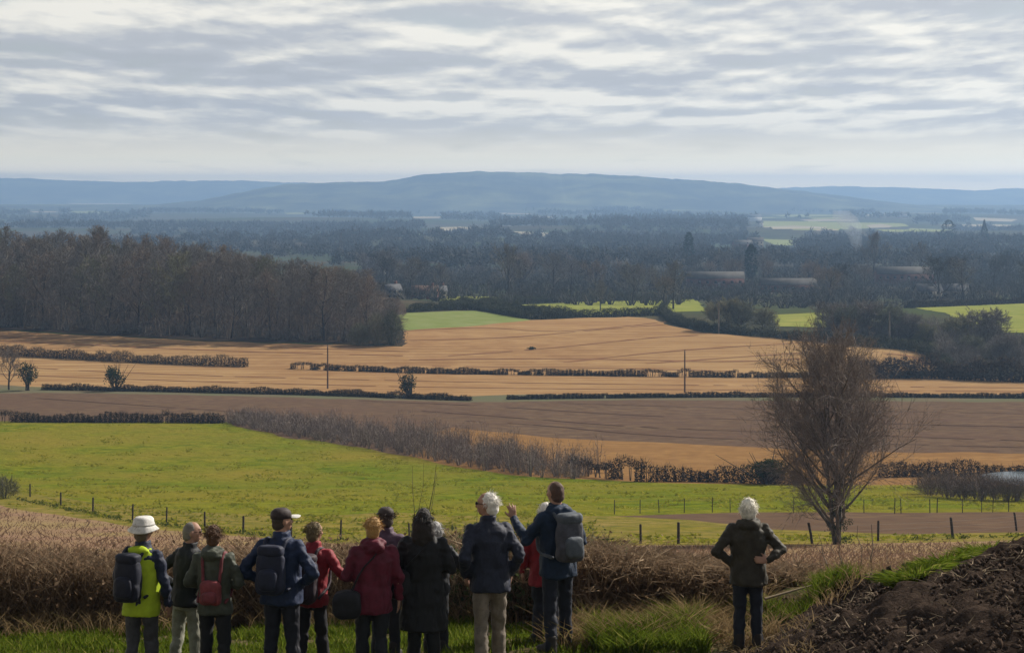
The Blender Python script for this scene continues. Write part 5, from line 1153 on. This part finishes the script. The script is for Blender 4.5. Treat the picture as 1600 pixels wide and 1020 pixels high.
# brown thicket behind the walkers
TOP = np.array([(-200, 866), (0, 862), (100, 868), (180, 872), (300, 868), (380, 862), (420, 858), (560, 862), (640, 850), (720, 838), (800, 836), (850, 842), (905, 846), (960, 852), (1040, 868), (1120, 880), (1240, 895), (1300, 930), (1800, 935)], float)
def thicket(name, px0, px1, y0, y1, n, nl, label, stalk, leafm, w=.014, arch=.35, cat='thicket', lift=0.0, leafs=.03, ln=(.35, .8)):
    y = y0 + (y1 - y0) * rng.random(n); px = px0 + (px1 - px0) * rng.random(n); x = (px - 800) / F * y; z = ht(x, y)
    top = (HOR - np.interp(px, TOP[:, 0], TOP[:, 1]) - 6 * np.array([mnoise.fractal(Vector((q * .03, 2.2, 0)), .8, 2, 4) for q in px])) / F * y - z + lift
    top = np.clip(top, .15, 3); e = rng.random(n)
    p0 = np.stack([x, y, z + top * e * .75 - .05], 1); L = (ln[0] + (ln[1] - ln[0]) * rng.random(n))
    L = np.minimum(L, (top - top * e * .75) * 1.5 + .12)
    a = rng.random(n) * 6.283; tl = .25 + arch * 2 * rng.random(n); d = np.stack([np.cos(a) * tl, np.sin(a) * tl, np.ones(n)], 1); d = unit(d)
    p1 = p0 + d * (L * .6)[:, None]; d2 = unit(d + np.stack([np.cos(a) * arch * 1.5, np.sin(a) * arch * 1.5, -arch * 1.6 * rng.random(n)], 1)); p2 = p1 + d2 * (L * .5)[:, None]
    e_ = empty(name, at((px0 + px1) / 2, (y0 + y1) / 2)); off = -np.array(e_.location)
    obj('stalks', G().add(*blades(p0, p1, p2, w * (.5 + rng.random(n)))).mesh('stalks'), stalk, e_, off)
    if nl:
        i = rng.integers(0, n, nl); f = rng.random((nl, 1)); c = p0[i] + (p2[i] - p0[i]) * f + rng.normal(size=(nl, 3)) * .04; obj('leaves', G().add(*leaves(c, leafs * (.5 + rng.random(nl)))).mesh('leaves'), leafm, e_, off)
    return tag(e_, label, cat)
thicket('bramble_hedge', -180, 440, 25.0, 26.8, 13000, 16000, 'brown withered hedge of stalks and dead leaves behind the walkers on the left', M['stalk'], M['deadleaf'], .013)
thicket('bramble_hedge', 430, 720, 25.0, 26.8, 6500, 7000, 'tangled brown hedge glimpsed between the red jackets', M['stalk'], M['deadleaf'], .013)
thicket('bramble_bush', 690, 920, 24.4, 26.4, 5500, 9000, 'green-leaved bramble bush between the navy jacket and the pointing man', M['stalk'], M['bramble'], .012, leafs=.035)
thicket('bracken_mound', 890, 1250, 23.9, 26.2, 11000, 5000, 'mound of flattened brown bracken stalks between the pointing man and the woman', M['stalk'], M['deadleaf'], .017, .6, ln=(.4, .95))
thicket('bracken_mound', 1235, 1420, 24.6, 26.0, 3500, 1500, 'low brown stalks behind the grassy bank right of the woman', M['stalk'], M['deadleaf'], .013, .5, lift=.12)
# saplings and canes standing out of the thicket
def canes(px, d, specs, label, mat, r=.012, name='sapling', tw=8):
    q = at(px, d); e = empty(name, q); st = []; tws = []
    for dx, top, lean, rr in specs:
        n = 7; zt = (HOR - top) / F * d - q[2]; p = np.array([dx, rng.normal() * .1, -.05])
        for i in range(n):
            s = (i + 1) / n; nx = np.array([dx + lean * s ** 1.3 + rng.normal() * .02, p[1] + rng.normal() * .03, zt * s]); st.append((p, nx, r * rr * (1 - .75 * i / n), r * rr * (1 - .75 * (i + 1) / n)))
            if i > 1:
                for _ in range(tw // 4): dd = unit(rng.normal(size=3) * [1, 1, .3] + [0, 0, .7]); tws.append((p, p + dd * zt * (.10 + .12 * rng.random()), r * rr * .45))
            p = nx
    a = [np.array([s[i] for s in st]) for i in range(4)]; 
    for k in range(len(specs)): sl = slice(k * 7, k * 7 + 7); obj('stem', G().add(*prisms(a[0][sl], a[1][sl], a[2][sl], a[3][sl], 6)).mesh('stem'), mat, e)
    a = [np.array([s[i] for s in tws]) for i in range(3)]; obj('twigs', G().add(*slivers(a[0], a[1], a[2])).mesh('twigs'), mat, e)
    return tag(e, label, 'sapling')
canes(655, 26.4, [(-.03, 728, -.06, .7), (.0, 722, .05, .6), (.03, 724, .20, 1.1), (.0, 740, .26, .6)], 'bare forked sapling rising above the long dark hair', M['bark'], .012)
canes(744, 26, [(0, 797, .03, 1), (.03, 815, .12, .8)], 'short thin sapling beside the navy jacket', M['bark'], .010)
canes(1352, 25.4, [(-.35, 838, -.22, 1), (-.2, 828, -.18, 1.2), (-.05, 822, -.03, 1), (.05, 818, .02, 1.3), (.12, 840, -.12, 1), (.2, 850, .1, .8), (-.5, 850, -.1, .8), (.02, 846, -.5, .8)], 'cluster of bare brown canes in front of the big bare tree', M['twig_brown'], .012)
canes(1255, 25.2, [(-.1, 875, .25, .8), (.0, 868, -.2, .8), (.1, 872, -.4, .7)], 'arching red-brown canes right of the woman', M['twig_red'], .010, 'bramble_cane')
# fallen pale stick
q0, q1 = at(1190, 23.0), at(1262, 23.4); q0[2] += .78; q1[2] += .92
q0 = np.array([(1195 - 800) / F * 23.0, 23.0, (HOR - 935) / F * 23.0]); q1 = np.array([(1268 - 800) / F * 23.3, 23.3, (HOR - 914) / F * 23.3])
tag(obj('fallen_branch', G().add(*prisms(np.array([[0, 0, 0]]), np.array([q1 - q0]), [.016], [.009], 6)).mesh('branch'), M['straw'], None, q0), 'pale bare stick slanting over the bank right of the woman', 'branch')
# dead stems standing in the field behind
n = 95000; y = 29.5 + 165 * rng.random(n) ** 1.7; x = (-200 + 2000 * rng.random(n) - 800) / F * y; p = np.stack([x, y, ht(x, y)], 1); d = np.stack([rng.normal(size=n) * .7, rng.normal(size=n) * .5, np.ones(n)], 1)
lm = HOR - p[:, 2] / y * F > np.interp(x / y * F + 800, [a for a, b in TAN_TOP], [b for a, b in TAN_TOP]) + 2; x, y, p, d = x[lm], y[lm], p[lm], d[lm]; n = len(x)
tag(obj('dead_grass', G().add(*slivers(p, p + d * ((.08 + .38 * rng.random((n, 1)) ** 2.5) * (1 + .6 * np.array([[mnoise.noise(Vector((a * .6, b * .4, 4)))] for a, b in zip(x, y)]))), .010 + y * .00045)).mesh('dead_grass'), mat_plant('dead_field_stems', (0.19, 0.115, 0.075), (0.29, 0.19, 0.125), (0.36, 0.26, 0.17), .2)), 'dead pinkish-brown grass covering the near field', 'grass', kind='stuff')
# tussocky grass of the pasture
n = 42000; px = -150 + 1900 * rng.random(n); py = 660 + 195 * rng.random(n); us = (px - 800) / F
yy = np.interp(py, [645, 662, 700, 750, 790, 820, 850], [330, 318, 278, 240, 190, 158, 128]); x = us * yy
edge = np.interp(px, [a for a, b in PAST_TOP], [b for a, b in PAST_TOP]); low = np.interp(px, [a for a, b in TAN_TOP], [b for a, b in TAN_TOP]); z = ht(x, yy); rw = HOR - z / yy * F
c = np.array([mnoise.fractal(Vector((a * .22, b * .13, 2)), .8, 2.2, 5) for a, b in zip(x, yy)])
k = (rw > edge + 3) & (rw < low - 3) & ~((rw > 797) & (px > 930) & (rw < 836)) & (c > .34 - .42 * np.clip((rw - 700) / 110, -.5, 1)); x, yy, z = x[k], yy[k], z[k]; n = len(x)
g = G()
for s in range(3):
    o_ = rng.normal(size=(n, 3)) * [.25, .15, 0]; p = np.stack([x, yy, z - .04], 1) + o_; g.add(*slivers(p, p + np.stack([rng.normal(size=n) * .22, rng.normal(size=n) * .15, .05 + .26 * rng.random(n) ** 2], 1), .12 + .16 * rng.random(n)))
tag(obj('pasture_tussocks', g.mesh('tussocks'), mat_plant('tussock_blades', (0.17, 0.19, 0.014), (0.27, 0.255, 0.022), (0.33, 0.29, 0.05), .55)), 'rough tussocks scattered over the green pasture', 'grass', kind='stuff')
# green weeds along the fence line
g = G()
for pp in ([(20, 780), (95, 793), (200, 815), (300, 826), (420, 839), (560, 848)], [(1400, 846), (1480, 842), (1560, 840), (1600, 836)]):
    for q in densify(pxpath(pp, 1), .8): 
        if rng.random() < .8: leaf_blob(g, q + np.array([rng.normal() * .2, rng.normal() * .3, .08]), .6, .5, .2 + .15 * rng.random(), 26, .09, lumps=4)
tag(obj('fence_line_weeds', g.mesh('weeds'), mat_plant('weed_leaves', (0.05, 0.07, 0.012), (0.11, 0.13, 0.02), (0.2, 0.19, 0.04), .3)), 'dark green weeds along the foot of the fences', 'weeds', kind='stuff')

# ------------------------------------------------------------------ the air
def haze():
    m, t, out = new_mat('haze_air')
    v = N(t, 'ShaderNodeVolumePrincipled'); v.inputs['Color'].default_value = (0.40, 0.635, 1.0, 1); v.inputs['Density'].default_value = HAZE; v.inputs['Anisotropy'].default_value = 0.3
    t.links.new(v.outputs[0], out.inputs['Volume'])
    o = obj('haze', np_mesh('haze', *box_vt((0, 6200, (100 - 86) / 2), (14400, 13200, 100 + 86))), m)
    tag(o, 'pale blue haze filling the valley', 'haze', kind='stuff')
# thin bonfire smoke drifting up among the far trees
def smoke():
    m, t, out = new_mat('smoke_puff'); v = N(t, 'ShaderNodeVolumePrincipled'); v.inputs['Color'].default_value = (0.8, 0.88, 1.0, 1); v.inputs['Density'].default_value = 0.03
    t.links.new(v.outputs[0], out.inputs['Volume']); q = at(1336, 1450)
    vv, tt = loft([(8, 0, 0, 2, 2), (14, 1, 0, 4, 4), (20, 0, 0, 5, 5), (27, -3, 0, 8, 8), (33, -7, 0, 9, 9), (38, -10, 0, 6, 6)], 16)
    tag(obj('smoke', np_mesh('smoke', vv, tt), m, None, q), 'thin pale smoke rising among the far trees at the right', 'smoke', kind='stuff')
smoke()
HAZE = 0.00018
haze()
